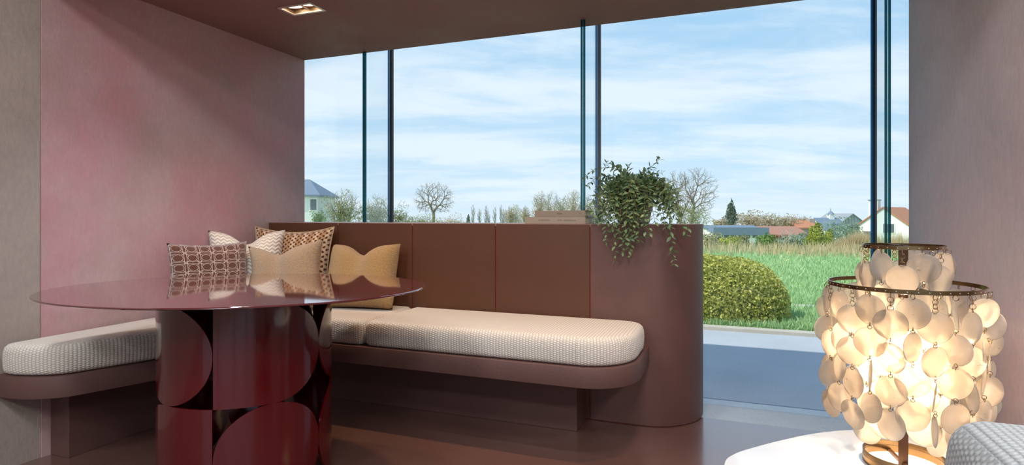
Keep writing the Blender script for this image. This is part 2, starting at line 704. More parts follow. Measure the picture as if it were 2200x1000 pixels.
M['vine'] = leafmat('vine_leaf', (0.050, 0.115, 0.040), (0.32, 0.46, 0.25), 0.28, 0.4)
M['stem'] = simple('vine_stem', (0.16, 0.12, 0.05), 0.7)
M['hedge'] = leafmat('hedge_leaf', (0.26, 0.34, 0.08), (0.82, 0.78, 0.22), 0.3)
M['hedge_core'] = simple('hedge_core', (0.20, 0.25, 0.06), 0.95, noise=0.4, nscale=14)
M['olive'] = leafmat('olive_foliage', (0.20, 0.22, 0.10), (0.46, 0.45, 0.24))
M['beige'] = leafmat('beige_foliage', (0.36, 0.29, 0.16), (0.62, 0.54, 0.36))
M['green'] = leafmat('green_foliage', (0.07, 0.17, 0.03), (0.24, 0.38, 0.09))
M['lime'] = leafmat('lime_conifer', (0.20, 0.26, 0.03), (0.48, 0.52, 0.06))
M['bluegreen'] = leafmat('blue_green_foliage', (0.13, 0.21, 0.14), (0.36, 0.46, 0.34))
M['spruce'] = leafmat('spruce_needles', (0.06, 0.11, 0.07), (0.22, 0.27, 0.17))
M['haze_tw'] = leafmat('haze_pale_twigs', (0.42, 0.40, 0.40), (0.62, 0.60, 0.58))  # pale grey stands for distance haze, mixed into the twig colour
M['bark'] = simple('grey_bark', (0.24, 0.20, 0.16), 0.9, noise=0.3, nscale=6)
M['bark_pale'] = simple('pale_bark', (0.45, 0.41, 0.35), 0.9, noise=0.2, nscale=6)
M['bark_white'] = simple('white_birch_bark', (0.75, 0.72, 0.68), 0.9, noise=0.2, nscale=4)
M['drygrass'] = leafmat('dry_grass', (0.48, 0.38, 0.20), (0.74, 0.62, 0.40), 0.3)
M['lawnblade'] = leafmat('lawn_blade', (0.28, 0.50, 0.20), (0.54, 0.72, 0.40), 0.35)

m, g = new_mat('lawn')
t = g.n('ShaderNodeTexCoord')
f = g.noise(t.outputs['Object'], 1.2, 6, 0.65)
f2 = g.noise(t.outputs['Object'], 14, 4, 0.7)
c = g.mix(g.maprange(f, 0.35, 0.65), (0.34, 0.52, 0.24), (0.50, 0.64, 0.36))
c = g.mix(g.maprange(f2, 0.3, 0.7, 0, 0.5), c, (0.26, 0.44, 0.18))
finish(g, bsdf(g, c, 0.9, 0, g.bump(f2, 0.5, 0.05), spec=0.1))
M['lawn'] = m


def asphalt(name, a, b):
    m, g = new_mat(name)
    t = g.n('ShaderNodeTexCoord')
    f = g.noise(t.outputs['Object'], 90, 4, 0.8)
    f2 = g.noise(t.outputs['Object'], 2.2, 4, 0.6)
    c = g.mix(g.maprange(f, 0.3, 0.7), a, b)
    c = g.mix(g.maprange(f2, 0.3, 0.7, 0, 0.35), c, tuple(x * 0.85 for x in a))
    finish(g, bsdf(g, c, 0.8, 0, g.bump(f, 0.4, 0.006), spec=0.4))
    return m


M['asphalt'] = asphalt('grey_asphalt', (0.38, 0.43, 0.49), (0.54, 0.59, 0.66))
M['paving'] = asphalt('pale_paving', (0.50, 0.58, 0.63), (0.66, 0.74, 0.78))
M['dark_strip'] = asphalt('dark_strip_asphalt', (0.12, 0.19, 0.25), (0.18, 0.26, 0.33))
M['kerb'] = asphalt('kerb_stone', (0.48, 0.46, 0.40), (0.62, 0.59, 0.52))
M['white_render'] = simple('white_render', (0.86, 0.86, 0.84), 0.9, noise=0.04, nscale=3)
M['slate'] = simple('slate_roof', (0.16, 0.22, 0.30), 0.6, noise=0.15, nscale=4)
M['slate_grey'] = simple('grey_metal_roof', (0.30, 0.33, 0.36), 0.5, noise=0.1, nscale=4)
M['tile_roof'] = simple('clay_tile_roof', (0.50, 0.22, 0.12), 0.8, noise=0.15, nscale=6)
M['brick_dull'] = simple('rust_cladding', (0.40, 0.20, 0.14), 0.85, noise=0.1, nscale=6)
M['win_dark'] = simple('far_window', (0.12, 0.14, 0.16), 0.2, noise=0.3, nscale=5)
M['brick_grey'] = simple('grey_brick', (0.40, 0.36, 0.33), 0.9, noise=0.15, nscale=8)

# ------------------------------------------------------------------ room shell
XL, YP, YE, ZC, HB = -2.66, 2.76, 3.08, 2.04, 0.96
YG = 3.36          # glass facade
XR = 0.758
struct(box('floor', -3.2, 5.0, -3.6, 2.985, -0.10, 0.0, M['floor']), 'dusty rose polished resin floor')
struct(box('wall_left', XL - 0.2, XL, 1.517, YE, 0, 2.30, M['wall']), 'rose limewashed plaster wall beside the bench')
struct(box('wall_near', XL - 0.2, XL - 0.006, -3.6, 1.515, 0, 3.2, M['wall_grey']), 'taupe plaster wall at the left edge')
struct(box('wall_right', XR, XR + 0.2, 1.9, YE, 0, 3.2, M['wall_right']), 'mauve plaster wall right of the window')
struct(box('wall_return', XR + 0.2, 5.0, 1.9, 2.1, 0, 3.2, M['wall_right']))
struct(box('wall_side', 5.0, 5.2, -3.6, 2.1, 0, 3.2, M['wall_grey']))
struct(box('wall_bulkhead', XL - 0.2, XR + 0.2, 1.35, 1.45, ZC, 3.2, M['ceiling']))
M['pale_ceiling'] = simple('pale_showroom_ceiling', (0.62, 0.56, 0.52), 0.9, noise=0.05, nscale=3)
struct(box('ceiling_showroom', -3.2, 5.2, -3.7, 2.1, 3.2, 3.24, M['pale_ceiling']))
struct(box('roof', -7.0, 8.0, -3.8, 3.44, 3.25, 3.36, M['slate_grey']))
# glazed shop front behind the viewer
struct(box('wall_back', -2.9, 5.2, -3.7, -3.6, 0, 0.30, M['wall_grey']))
struct(box('wall_back_header', -2.9, 5.2, -3.7, -3.6, 2.95, 3.2, M['wall_grey']))
for i, x in enumerate((-2.86, -0.9, 1.1, 3.1, 5.0)):
    struct(box('wall_back_pier', x, x + 0.12, -3.7, -3.6, 0.3, 2.95, M['wall_grey']))
for i, x in enumerate((-2.74, -0.78, 1.22, 3.22)):
    struct(box('window_%d' % (i + 6), x, x + 1.86, -3.66, -3.64, 0.3, 2.95, M['pane']))

# ceiling of the niche, with the openings for the downlights
FIX = [(-2.012, 2.31), (-1.18, 2.31), (-0.12, 2.31), (-2.012, 1.72), (-1.18, 1.72), (-0.12, 1.72)]
FW, FD = 0.095, 0.052
xs = sorted({XL - 0.2, XR + 0.2} | {x + s * FW for x, _ in FIX for s in (-1, 1)})
ys = sorted({1.45, YE} | {y + s * FD for _, y in FIX for s in (-1, 1)})
V, F = [], []


def quad(V, F, a, b, c, d):
    i = len(V)
    V += [a, b, c, d]
    F.append((i, i + 1, i + 2, i + 3))


for i in range(len(xs) - 1):
    for j in range(len(ys) - 1):
        mx, my = (xs[i] + xs[i + 1]) / 2, (ys[j] + ys[j + 1]) / 2
        if any(abs(mx - x) < FW and abs(my - y) < FD for x, y in FIX):
            continue
        quad(V, F, (xs[i], ys[j], ZC), (xs[i], ys[j + 1], ZC), (xs[i + 1], ys[j + 1], ZC), (xs[i + 1], ys[j], ZC))
x0, x1, y0, y1 = xs[0], xs[-1], ys[0], ys[-1]
quad(V, F, (x0, y0, ZC + 0.18), (x1, y0, ZC + 0.18), (x1, y1, ZC + 0.18), (x0, y1, ZC + 0.18))
quad(V, F, (x0, y1, ZC), (x0, y1, ZC + 0.18), (x1, y1, ZC + 0.18), (x1, y1, ZC))
quad(V, F, (x0, y0, ZC), (x1, y0, ZC), (x1, y0, ZC + 0.18), (x0, y0, ZC + 0.18))
struct(mk('ceiling', V, F, M['ceiling']), 'dark terracotta plaster ceiling over the niche')

# glass facade: four panes and three fins standing inwards at their joints
FINX = [-2.170, -0.731, 0.682]
px_ = [-3.61] + FINX + [2.10]
for i in range(4):
    p = box('window_%d' % (i + 1), px_[i] + 0.009, px_[i + 1] - 0.009, YG, YG + 0.02, -0.1, 3.2, M['pane'])
    struct(p, 'tall clear glass pane of the window front')
FLAB = ['leftmost glass fin of the window, nearest the rose plaster wall',
        'middle glass fin of the window, rising behind the books and the plant',
        'rightmost glass fin of the window, rising behind the shell lamp']
FY = [(3.06, 0), (2.97, 0), (3.11, 0)]
for x, lab, (y0, _) in zip(FINX, FLAB, FY):
    t = thing('glass_fin', lab, 'window fin', 'glass fins of the window front', (x, YG, -0.1))
    zt = 3.3
    box('blade', -0.010, 0.010, y0 - YG + 0.004, -0.002, 0, zt, M['fin'], t)
    for s in (-1, 1):
        e = box('polished_edge', s * 0.007 - 0.0052, s * 0.007 + 0.0052, y0 - YG - 0.004, y0 - YG + 0.004, 0, zt, M['edge'], t)
    e['label'] = 'dark teal polished glass edge'
    box('joint_seal', -0.009, 0.009, -0.001, 0.022, 0, zt, M['black'], t)
    box('joint_edge', -0.020, -0.0095, -0.006, -0.001, 0, zt, M['edge_blue'], t)

# ------------------------------------------------------------------ bench with plinths
def arc(cx, cy, r, a0, a1, n=10):
    return [(cx + r * math.cos(math.radians(a0 + (a1 - a0) * k / n)), cy + r * math.sin(math.radians(a0 + (a1 - a0) * k / n))) for k in range(n + 1)]


LEFTC = [(-2.652, 1.362), (-2.56, 1.366), (-2.465, 1.398), (-2.39, 1.460), (-2.338, 1.59), (-2.285, 1.73), (-2.235, 1.90), (-2.205, 2.06)]
leftc = [(p.x, p.y) for p in catmull([(x, y, 0) for x, y in LEFTC], 6)]
bench = thing('corner_bench', 'floating terracotta plaster corner bench carrying the cream seat cushions', 'bench', None, (0, 0, 0))
rim = [(x + 0.004, y - 0.006) for x, y in leftc]
rim[0] = (XL, 1.355)
rim += arc(-2.04, 2.12, 0.155, 180, 90, 8)[::1] if False else [(-2.195, 2.12), (-2.17, 2.19), (-2.11, 2.245), (-2.03, 2.262)]
rim += arc(-0.585, 2.262 + 0.225, 0.225, -90, 0, 14)
rim += [(-0.36, YP), (XL, YP)]
o = prism('seat_platform', rim, 0.300, 0.383, M['bench'], bench, 0.003, True)
box('plinth', XL, -0.665, 2.584, YP, 0, 0.300, M['bench'], bench, 0.002)
box('plinth', XL, -2.545, 1.55, 2.60, 0, 0.300, M['bench'], bench, 0.002)


# ------------------------------------------------------------------ seat cushions
def cushion(name, label, outline, z0, hgt, mat):
    """upholstered block: outline in plan, rounded top and bottom edges, UV in metres"""
    P = [Vector((x, y, 0)) for x, y in outline]
    n = len(P)
    area = sum(P[i].x * P[(i + 1) % n].y - P[(i + 1) % n].x * P[i].y for i in range(n))
    sg = 1 if area > 0 else -1
    N = []
    for i in range(n):
        t = (P[(i + 1) % n] - P[(i - 1) % n])
        t.normalize()
        N.append(Vector((t.y, -t.x, 0)) * sg)
    prof = [(0.030, 0.0), (0.012, 0.003), (0.003, 0.012), (0.0, 0.024), (-0.002, hgt * 0.5), (0.0, hgt - 0.030), (0.005, hgt - 0.014), (0.016, hgt - 0.004), (0.032, hgt)]
    V, F, UV = [], [], []
    s = 0
    ss = []
    for i in range(n):
        ss.append(s)
        s += (P[(i + 1) % n] - P[i]).length
    for ins, z in prof:
        for i in range(n):
            p = P[i] - N[i] * ins
            V.append((p.x, p.y, z0 + z))
    k = len(prof)
    uvl = []
    for j in range(k - 1):
        for i in range(n):
            i2 = (i + 1) % n
            F.append((j * n + i, j * n + i2, (j + 1) * n + i2, (j + 1) * n + i))
            if j < 7:
                a, b = ss[i], ss[i] + (P[i2] - P[i]).length
                uvl += [(a, prof[j][1]), (b, prof[j][1]), (b, prof[j + 1][1]), (a, prof[j + 1][1])]
            else:
                for q in F[-1]:
                    uvl.append((V[q][0], V[q][1]))
    top = tuple((k - 1) * n + i for i in range(n))
    F.append(top)
    uvl += [(V[q][0], V[q][1]) for q in top]
    bot = tuple(reversed(range(n)))
    F.append(bot)
    uvl += [(V[q][0], V[q][1]) for q in bot]
    me = bpy.data.meshes.new(name)
    me.from_pydata(V, [], F)
    l = me.uv_layers.new(name='UVMap')
    for li, uvv in enumerate(uvl):
        l.data[li].uv = uvv
    me.materials.append(mat)
    bm = bmesh.new()
    bm.from_mesh(me)
    bmesh.ops.recalc_face_normals(bm, faces=bm.faces)
    bm.to_mesh(me)
    bm.free()
    me.polygons.foreach_set('use_smooth', [len(p.vertices) == 4 for p in me.polygons])
    o = obj(name, me)
    return tag(o, label, 'cushion', 'seat cushions of the corner bench')


def dens(pts, step=0.03):
    out = []
    n = len(pts)
    for i in range(n):
        a, b = Vector(pts[i]), Vector(pts[(i + 1) % n])
        m_ = max(1, int((b - a).length / step))
        for k in range(m_):
            q = a.lerp(b, k / m_)
            out.append((q.x, q.y))
    return out


Z0, HC = 0.384, 0.119
cr = arc(-0.585, 2.488, 0.215, -90, 0, 14) + arc(-0.47, 2.655, 0.10, 0, 90, 8) + arc(-1.585, 2.718, 0.037, 90, 180, 6) + arc(-1.585, 2.310, 0.037, 180, 270, 6)
cushion('seat_cushion', 'long cream waffle weave seat cushion with a rounded right end under the panels', dens(cr), Z0, HC, M['cushion'])
cc_ = arc(-1.665, 2.310, 0.037, -90, 0, 6) + arc(-1.665, 2.718, 0.037, 0, 90, 6) + arc(-2.618, 2.718, 0.037, 90, 180, 6) + arc(-2.618, 2.310, 0.037, 180, 270, 6)
cushion('seat_cushion', 'cream waffle weave corner cushion under the scatter pillows', dens(cc_), Z0, HC, M['cushion'])
cl_ = arc(-2.615, 1.402, 0.039, 180, 270, 6) + [(x - 0.004, y) for x, y in leftc if x > -2.60] + [(-2.198, 2.15)] + arc(-2.235, 2.228, 0.037, 0, 90, 6) + arc(-2.618, 2.228, 0.037, 90, 180, 6)
cushion('seat_cushion', 'cream waffle weave seat cushion with a rounded front end along the left wall', dens(cl_), Z0, HC, M['cushion'])

# ------------------------------------------------------------------ backrest partition with panels and ledge
part = thing('backrest_partition', 'low terracotta panelled partition with a rounded end standing before the window', 'partition', None, (0, 0, 0))
XE = -0.13
seams = [XL, -2.143, -1.645, -1.146, -0.644]
endarc = arc(XE - 0.27, YP + 0.27, 0.27, -90, 0, 18)
core = [(XL + 0.001, YP + 0.006)] + arc(XE - 0.27, YP + 0.27, 0.264, -90, 0, 18) + [(XE - 0.006, 3.055), (XL + 0.001, 3.055)]
prism('core', core, 0, HB - 0.014, M['groove'], part)
for i in range(4):
    box('panel', seams[i] + (0.0025 if i else 0.002), seams[i + 1] - 0.0025, YP, YP + 0.014, 0.004, HB - 0.003, M['panel'], part, 0.0012, 1)
ep = [(seams[4] + 0.0025, YP)] + endarc + [(XE, 3.058), (XE - 0.014, 3.058)] + [(XE - 0.27 + 0.256 * math.cos(math.radians(-a)), YP + 0.27 + 0.256 * math.sin(math.radians(-a))) for a in range(0, 91, 5)] + [(seams[4] + 0.0025, YP + 0.014)]
o = prism('curved_end_panel', ep, 0.004, HB - 0.003, M['endpanel'], part, 0, True)
led = [(XL + 0.001, YP + 0.002)] + arc(XE - 0.27, YP + 0.27, 0.268, -90, 0, 18) + [(XE - 0.002, 3.06), (XL + 0.001, 3.06)]
M['ledge'] = simple('pale_ledge', (0.34, 0.22, 0.19), 0.35, noise=0.06, nscale=9)
prism('ledge', led, HB - 0.014, HB, M['ledge'], part)

# ------------------------------------------------------------------ downlights in the niche ceiling
def downlight(x, y, label, watts, tint):
    t = thing('recessed_downlight', label, 'ceiling light', 'twin recessed downlights', (x, y, ZC))
    w_, d_ = FW, FD
    # frame
    V, F = [], []
    o1, o2, zf = 0.008, 0.006, -0.004
    outer = [(-w_ - o1, -d_ - o1), (w_ + o1, -d_ - o1), (w_ + o1, d_ + o1), (-w_ - o1, d_ + o1)]
    inner = [(-w_ + o2, -d_ + o2), (w_ - o2, -d_ + o2), (w_ - o2, d_ - o2), (-w_ + o2, d_ - o2)]
    for z in (0.002, zf):
        V += [(a, b, z) for a, b in outer] + [(a, b, z) for a, b in inner]
    for i in range(4):
        j = (i + 1) % 4
        F += [(8 + i, 8 + j, 12 + j, 12 + i), (i, j, 8 + j, 8 + i), (4 + i, 12 + i, 12 + j, 4 + j), (i, 4 + i, 4 + j, j)]
    mk('frame', V, F, M['fixture'], t)
    # housing (open below)
    V, F = [], []
    hi = 0.075
    a, b = w_ - 0.001, d_ - 0.001
    V = [(-a, -b, 0), (a, -b, 0), (a, b, 0), (-a, b, 0), (-a, -b, hi), (a, -b, hi), (a, b, hi), (-a, b, hi)]
    F = [(0, 4, 5, 1), (1, 5, 6, 2), (2, 6, 7, 3), (3, 7, 4, 0), (4, 7, 6, 5)]
    mk('housing', V, F, M['reflector'], t)
    box('divider', -0.002, 0.002, -d_ + 0.008, d_ - 0.008, 0.012, 0.06, M['fixture'], t)
    for s in (-1, 1):
        rg = lathe('gimbal_ring', [(0.036, -0.006), (0.040, -0.006), (0.041, 0.008), (0.036, 0.008)], 28, M['fixture'], t, True, (s * 0.045, 0.0, 0.022), closed=True)
        rg.rotation_euler = (math.radians(10), 0, 0)
        ln = lathe('lens', [(0.0355, 0.0), (0.0345, 0.004)], 24, M['spot_glow'], rg, False)
        ld = bpy.data.lights.new('downlight_beam', 'SPOT')
        ld.energy = watts
        ld.color = tint
        ld.spot_size = math.radians(96)
        ld.spot_blend = 1.0
        ld.shadow_soft_size = 0.03
        lo = bpy.data.objects.new('downlight_beam', ld)
        link(lo, t)
        lo.location = (s * 0.045, 0, 0.004)
    return t


labs = ['twin recessed downlight glowing in the ceiling above the scatter pillows', 'twin recessed downlight above the long seat cushion',
        'twin recessed downlight above the floor before the window', 'added unseen cool fill downlight above the left end of the bench',
        'added unseen cool fill downlight before the round table', 'added unseen cool fill downlight nearest the white table']
for i, ((x, y), l) in enumerate(zip(FIX, labs)):
    downlight(x, y, l, NICHE_WATTS * (0.6, 1.0, 0.9, 1.1, 0.3, 0.6)[i], (1.0, 0.64, 0.36) if i < 3 else (0.86, 0.93, 1.0))  # cool front row is added, unseen fill for cushion and walls

# unseen fill lights added behind the viewer to brighten the room, shaped as ceiling panels
for k, (x, y) in enumerate([(-1.6, -0.9), (0.4, -0.9), (2.4, -0.9), (-1.6, -2.5), (0.4, -2.5), (2.4, -2.5), (2.4, 0.7)]):
    t = thing('fill_panel', 'added unseen square fill light under the showroom ceiling, ' + ['front row, above the bench side', 'front row, centre', 'front row, far side', 'back row, above the bench side', 'back row, centre', 'back row, far side', 'beside the right wall'][k], 'ceiling light', 'added fill lights', (x, y, 3.2))
    V, F = [], []
    for z, (a, b) in ((0, (0.31, 0.31)), (-0.02, (0.31, 0.31)), (-0.02, (0.29, 0.29)), (-0.008, (0.29, 0.29))):
        V += [(-a, -b, z), (a, -b, z), (a, b, z), (-a, b, z)]
    for r_ in range(3):
        for i in range(4):
            j = (i + 1) % 4
            F.append((r_ * 4 + i, r_ * 4 + j, r_ * 4 + 4 + j, r_ * 4 + 4 + i))
    mk('frame', V, F, M['fixture'], t)
    box('diffuser', -0.289, 0.289, -0.289, 0.289, -0.012, -0.006, M['fill_glow'], t)
    ld = bpy.data.lights.new('fill_beam', 'AREA')
    ld.shape = 'SQUARE'
    ld.size = 0.57
    ld.energy = FILL_WATTS
    ld.color = (0.92, 0.96, 1.0)
    lo = bpy.data.objects.new('fill_beam', ld)
    link(lo, t)
    lo.location = (0, 0, -0.022)

# ------------------------------------------------------------------ burgundy table
TX, TY = c2w(-1.002, 2.178)
HT, RP = 0.730, 0.3015
tab = thing('pedestal_table', 'glossy burgundy oval table on a pierced drum pedestal', 'table', None, (TX, TY, 0), (0, 0, YAW))
A_, B_ = 0.690, 0.505
seg = 128
V, F = [], []
prof = [(0.0, HT - 0.030), (0.46, HT - 0.030), (0.80, HT - 0.018), (0.985, HT - 0.0075), (0.998, HT - 0.005), (1.0, HT - 0.003), (0.998, HT - 0.001), (0.994, HT), (0.0, HT)]
prof = prof[1:-1]
for r, z in prof:
    for k in range(seg):
        a = 2 * PI * k / seg
        V.append((A_ * r * math.cos(a) - 0.022, B_ * r * math.sin(a) - 0.004, z))
n = len(prof)
for i in range(n - 1):
    for k in range(seg):
        k2 = (k + 1) % seg
        F.append((i * seg + k, i * seg + k2, (i + 1) * seg + k2, (i + 1) * seg + k))
F.append(tuple(reversed(range(seg))))
F.append(tuple((n - 1) * seg + k for k in range(seg)))
o = mk('table_top', V, F, M['lacquer_top'], tab, True)
o.data.set_sharp_from_angle(angle=math.radians(9))


def drum_tile(phi0, phi1, z0, z1, left, right, thick=0.007):
    """curved plate of the drum; a side is straight, or a half round that leaves the corners open"""
    R, Cn = 30, 22
    V, F = [], []
    for i in range(R + 1):
        v = 0.5 - 0.5 * math.cos(PI * i / R)
        a = 0.5 - math.sqrt(max(0, 0.25 - (v - 0.5) ** 2))
        u0 = a if left else 0.004
        u1 = 1 - a if right else 0.996
        if u1 - u0 < 0.03:
            u0, u1 = 0.485, 0.515
        for j in range(Cn + 1):
            u = u0 + (u1 - u0) * j / Cn
            p = math.radians(phi0 + (phi1 - phi0) * u)
            V.append((p, z0 + (z1 - z0) * v))
    W = Cn + 1
    nv = len(V)
    VV = []
    for r in (RP, RP - thick):
        for p, z in V:
            VV.append((r * math.sin(p), -r * math.cos(p), z))
    for i in range(R):
        for j in range(Cn):
            q = (i * W + j, i * W + j + 1, (i + 1) * W + j + 1, (i + 1) * W + j)
            F.append(q)
            F.append(tuple(x + nv for x in reversed(q)))
    edge = [j for j in range(W)] + [i * W + Cn for i in range(1, R + 1)] + [R * W + j for j in range(Cn - 1, -1, -1)] + [i * W for i in range(R - 1, 0, -1)]
    for k in range(len(edge)):
        a, b = edge[k], edge[(k + 1) % len(edge)]
        F.append((a, a + nv, b + nv, b))
    o = mk('drum_panel', VV, F, M['lacquer'], tab, True)
    o.data.set_sharp_from_angle(angle=math.radians(35))
    return o


# local -y looks towards the viewer up to the yaw of the line of sight to the table
PH = 25.0
zm = (HT - 0.030) * 0.5 + 0.012
tiers = [(zm, HT - 0.029, [(1, 1), (0, 1), (1, 0), (1, 1), (0, 1)]), (0.0, zm, [(1, 0), (1, 1), (1, 0), (0, 1), (1, 1)])]
for z0, z1, kinds in tiers:
    for k in range(5):
        ph = PH - 93.2 + 72 * k
        drum_tile(ph, ph + 72, z0, z1, *kinds[k])

# ------------------------------------------------------------------ scatter pillows
def pillow(name, label, mat, W_, H_, T_, x, y, yaw, tilt, chop=0.0, chop_x=0.0, pinch=0.10, dip=0.10, roll=0.0, piping=None, dz=0.0, bot=0.04):
    N = 28
    V, F, UV = [], [], []
    for side in (1, -1):
        for j in range(N + 1):
            for i in range(N + 1):
                u, v = -1 + 2 * i / N, -1 + 2 * j / N
                xx = u * (1 - pinch * (1 - v * v))
                dp = dip if v > 0 else bot
                yy = v * (1 - dp * (1 - u * u))
                if chop and v > 0:
                    yy -= chop * (v ** 1.5) * math.exp(-((u - chop_x) / 0.36) ** 2)
                th = (max(0, 1 - u ** 4) ** 0.55) * (max(0, 1 - v ** 4) ** 0.55)
                if chop:
                    th *= 1 - 0.55 * math.exp(-((u - chop_x) / 0.22) ** 2) * max(0, v + 0.4) / 1.4
                th += 0.04 * math.sin(3.1 * u + 1.7 * v) * th
                V.append((xx * W_ / 2, yy * H_ / 2, side * th * T_ / 2))
                UV.append(((u + 1) / 2 * W_ / 0.45, (v + 1) / 2 * H_ / 0.45))
    n1 = (N + 1) ** 2
    for j in range(N):
        for i in range(N):
            a = j * (N + 1) + i
            F.append((a, a + 1, a + N + 2, a + N + 1))
            F.append((a + n1, a + n1 + N + 1, a + n1 + N + 2, a + n1 + 1))
    me = mesh_data(name, V, F, mat, True, UV)
    bm = bmesh.new()
    bm.from_mesh(me)
    bmesh.ops.remove_doubles(bm, verts=bm.verts, dist=1e-5)
    bm.to_mesh(me)
    bm.free()
    a = math.radians(tilt)
    zc = Z0 + HC + 0.004 + (H_ / 2) * math.sin(a) + dz
    o = obj(name, me, None, (x, y, zc), None)
    o.rotation_euler = Euler((a, 0, math.radians(yaw)), 'XYZ')
    if roll:
        o.rotation_euler = (Matrix.Rotation(math.radians(yaw), 3, 'Z') @ Matrix.Rotation(a, 3, 'X') @ Matrix.Rotation(math.radians(roll), 3, 'Z')).to_euler()
    tag(o, label, 'pillow', 'scatter pillows on the corner bench')
    if piping:
        ring = [V[i] for i in range(N + 1)] + [V[j * (N + 1) + N] for j in range(1, N + 1)] + [V[N * (N + 1) + i] for i in range(N - 1, -1, -1)] + [V[j * (N + 1)] for j in range(N - 1, -1, -1)]
        pv, pf = tube_geo(ring, 0.0045, 6, cap=False)
        mk('piping', pv, pf, piping, o, True)
    return o


pillow('scatter_pillow', 'brown oblong pillow with a woven cane pattern in pale thread', M['cane'], 0.37, 0.37, 0.14, -2.45, 2.155, 62, 76, pinch=0.06, dip=0.10)
pillow('scatter_pillow', 'cream herringbone knit pillow half hidden behind the cane pattern pillow', M['herring'], 0.39, 0.43, 0.19, -2.465, 2.40, 42, 74, chop=0.28, pinch=0.10)
pillow('scatter_pillow', 'brown houndstooth pillow with piping standing highest in the corner', M['hound'], 0.48, 0.435, 0.14, -2.35, 2.612, 14, 80, pinch=0.09, dip=0.16, piping=M['tan'])
pillow('scatter_pillow', 'tan mohair pillow with a dented top before the houndstooth pillow', M['tan'], 0.40, 0.365, 0.19, -2.19, 2.395, 22, 74, chop=0.20, chop_x=-0.15, pinch=0.14, dip=0.16, roll=6)
pillow('scatter_pillow', 'honey coloured mohair pillow with a pinched middle against the panels', M['gold'], 0.41, 0.355, 0.19, -1.865, 2.606, 6, 72, chop=0.32, pinch=0.05, dip=0.05, roll=1)

# ------------------------------------------------------------------ white pebble table
WT = 0.37
peb = [(-0.015, 1.556), (0.010, 1.629), (0.071, 1.706), (0.147, 1.788), (0.227, 1.863), (0.325, 1.929), (0.42, 1.962), (0.54, 1.958), (0.645, 1.905),
       (0.705, 1.79), (0.71, 1.62), (0.65, 1.42), (0.52, 1.26), (0.35, 1.17), (0.18, 1.18), (0.06, 1.27), (-0.005, 1.42)]
pebs = [(p.x, p.y) for p in catmull([(x, y, 0) for x, y in peb], 8, True)]
wt = thing('side_table', 'white lacquered pebble shaped low table under the shell lamp', 'table')
prism('table_top', pebs, WT - 0.022, WT, M['whitetop'], wt, 0.004, True)
for x, y in ((0.2, 1.38), (0.52, 1.5), (0.36, 1.78)):
    lathe('leg', [(0.022, 0.0), (0.022, 0.01), (0.018, 0.02), (0.018, WT - 0.022)], 20, M['whitetop'], wt, True, (x, y, 0))

# ------------------------------------------------------------------ shell lamp
LX, LY = c2w(math.sin(math.radians(34.35)) * 1.75, math.cos(math.radians(34.35)) * 1.75)
lamp = thing('shell_lamp', 'table lamp of hanging translucent shell discs on dark brass rings', 'lamp', None, (LX, LY, WT))
ZT, ZM, ZB = 0.927 - WT, 0.831 - WT, 0.400 - WT
RT, RM = 0.0886, 0.167


def band(name, r, z, hgt, th=0.003, seg=72):
    return lathe(name, [(r, z - hgt), (r, z), (r - th, z), (r - th, z - hgt)], seg, M['brass'], lamp, True, closed=True)


band('base_ring', RT, ZB, 0.0115)
band('base_ring', RT, ZB - 0.0125, 0.0175)
top = band('top_ring', RT, ZT, 0.009)
mid = band('middle_ring', RM, ZM, 0.010)
ca = math.atan2(-LY, -LX)    # towards the viewer
bar_rot = ca + 0.35
st = box('stem', -0.0105, 0.0105, -0.004, 0.004, 0.0005, ZT - 0.001, M['bronze'], lamp, 0.0008, 1)
st.rotation_euler = (0, 0, ca + PI / 2)
for zz, r in ((ZT - 0.005, RT), (ZM - 0.006, RM), (0.004, RT)):
    b = box('crossbar', -r + 0.002, r - 0.002, -0.004, 0.004, zz - 0.003, zz + 0.003, M['bronze'], lamp)
    b.rotation_euler = (0, 0, bar_rot)
for s in (-1, 1):
    bx_, by_ = 0.036 * math.cos(bar_rot) * s, 0.036 * math.sin(bar_rot) * s
    zb = 0.285 + 0.02 * s
    prof = [(0.006, 0.030), (0.015, 0.028), (0.024, 0.014), (0.0265, 0.0), (0.022, -0.016), (0.013, -0.026), (0.011, -0.034)]
    bl = lathe('bulb', [(r, -z) for r, z in reversed([(a, -b) for a, b in prof])], 20, M['bulb'], lamp, True, (bx_, by_, zb))
    so = lathe('socket', [(0.013, 0.034), (0.014, 0.036), (0.014, 0.066), (0.006, 0.070)], 16, M['brass'], lamp, True, (bx_, by_, zb - 0.001))
    ld = bpy.data.lights.new('bulb_light', 'POINT')
    ld.energy = 31.0
    ld.color = (1.0, 0.69, 0.43)
    ld.shadow_soft_size = 0.032
    lo = bpy.data.objects.new('bulb_light', ld)
    link(lo, lamp)
    lo.location = (bx_ - 0.0, by_, zb - 0.005)

# one shell disc: slightly dished, with a rim
DR = 0.0355
V, F = [], []
rings = [(0.0, 0.0012), (0.4, 0.0010), (0.75, 0.0004), (0.97, -0.0006), (1.0, -0.0011), (0.97, -0.0016), (0.5, -0.0004)]
sg = 26
for r, z in rings[1:]:
    for k in range(sg):
        a = 2 * PI * k / sg
        rr = DR * r * (1 + 0.012 * math.sin(3 * a))
        V.append((rr * math.cos(a), z, rr * math.sin(a)))
for i in range(len(rings) - 2):
    for k in range(sg):
        k2 = (k + 1) % sg
        F.append((i * sg + k, i * sg + k2, (i + 1) * sg + k2, (i + 1) * sg + k))
F.append(tuple(reversed(range(sg))))
F.append(tuple((len(rings) - 2) * sg + k for k in range(sg)))
disc_me = mesh_data('shell_disc', V, F, M['shell'], True)
V, F = tube_geo([(DR * math.cos(2 * PI * k / 26), -0.0011, DR * math.sin(2 * PI * k / 26)) for k in range(27)], 0.0005, 4, cap=False)


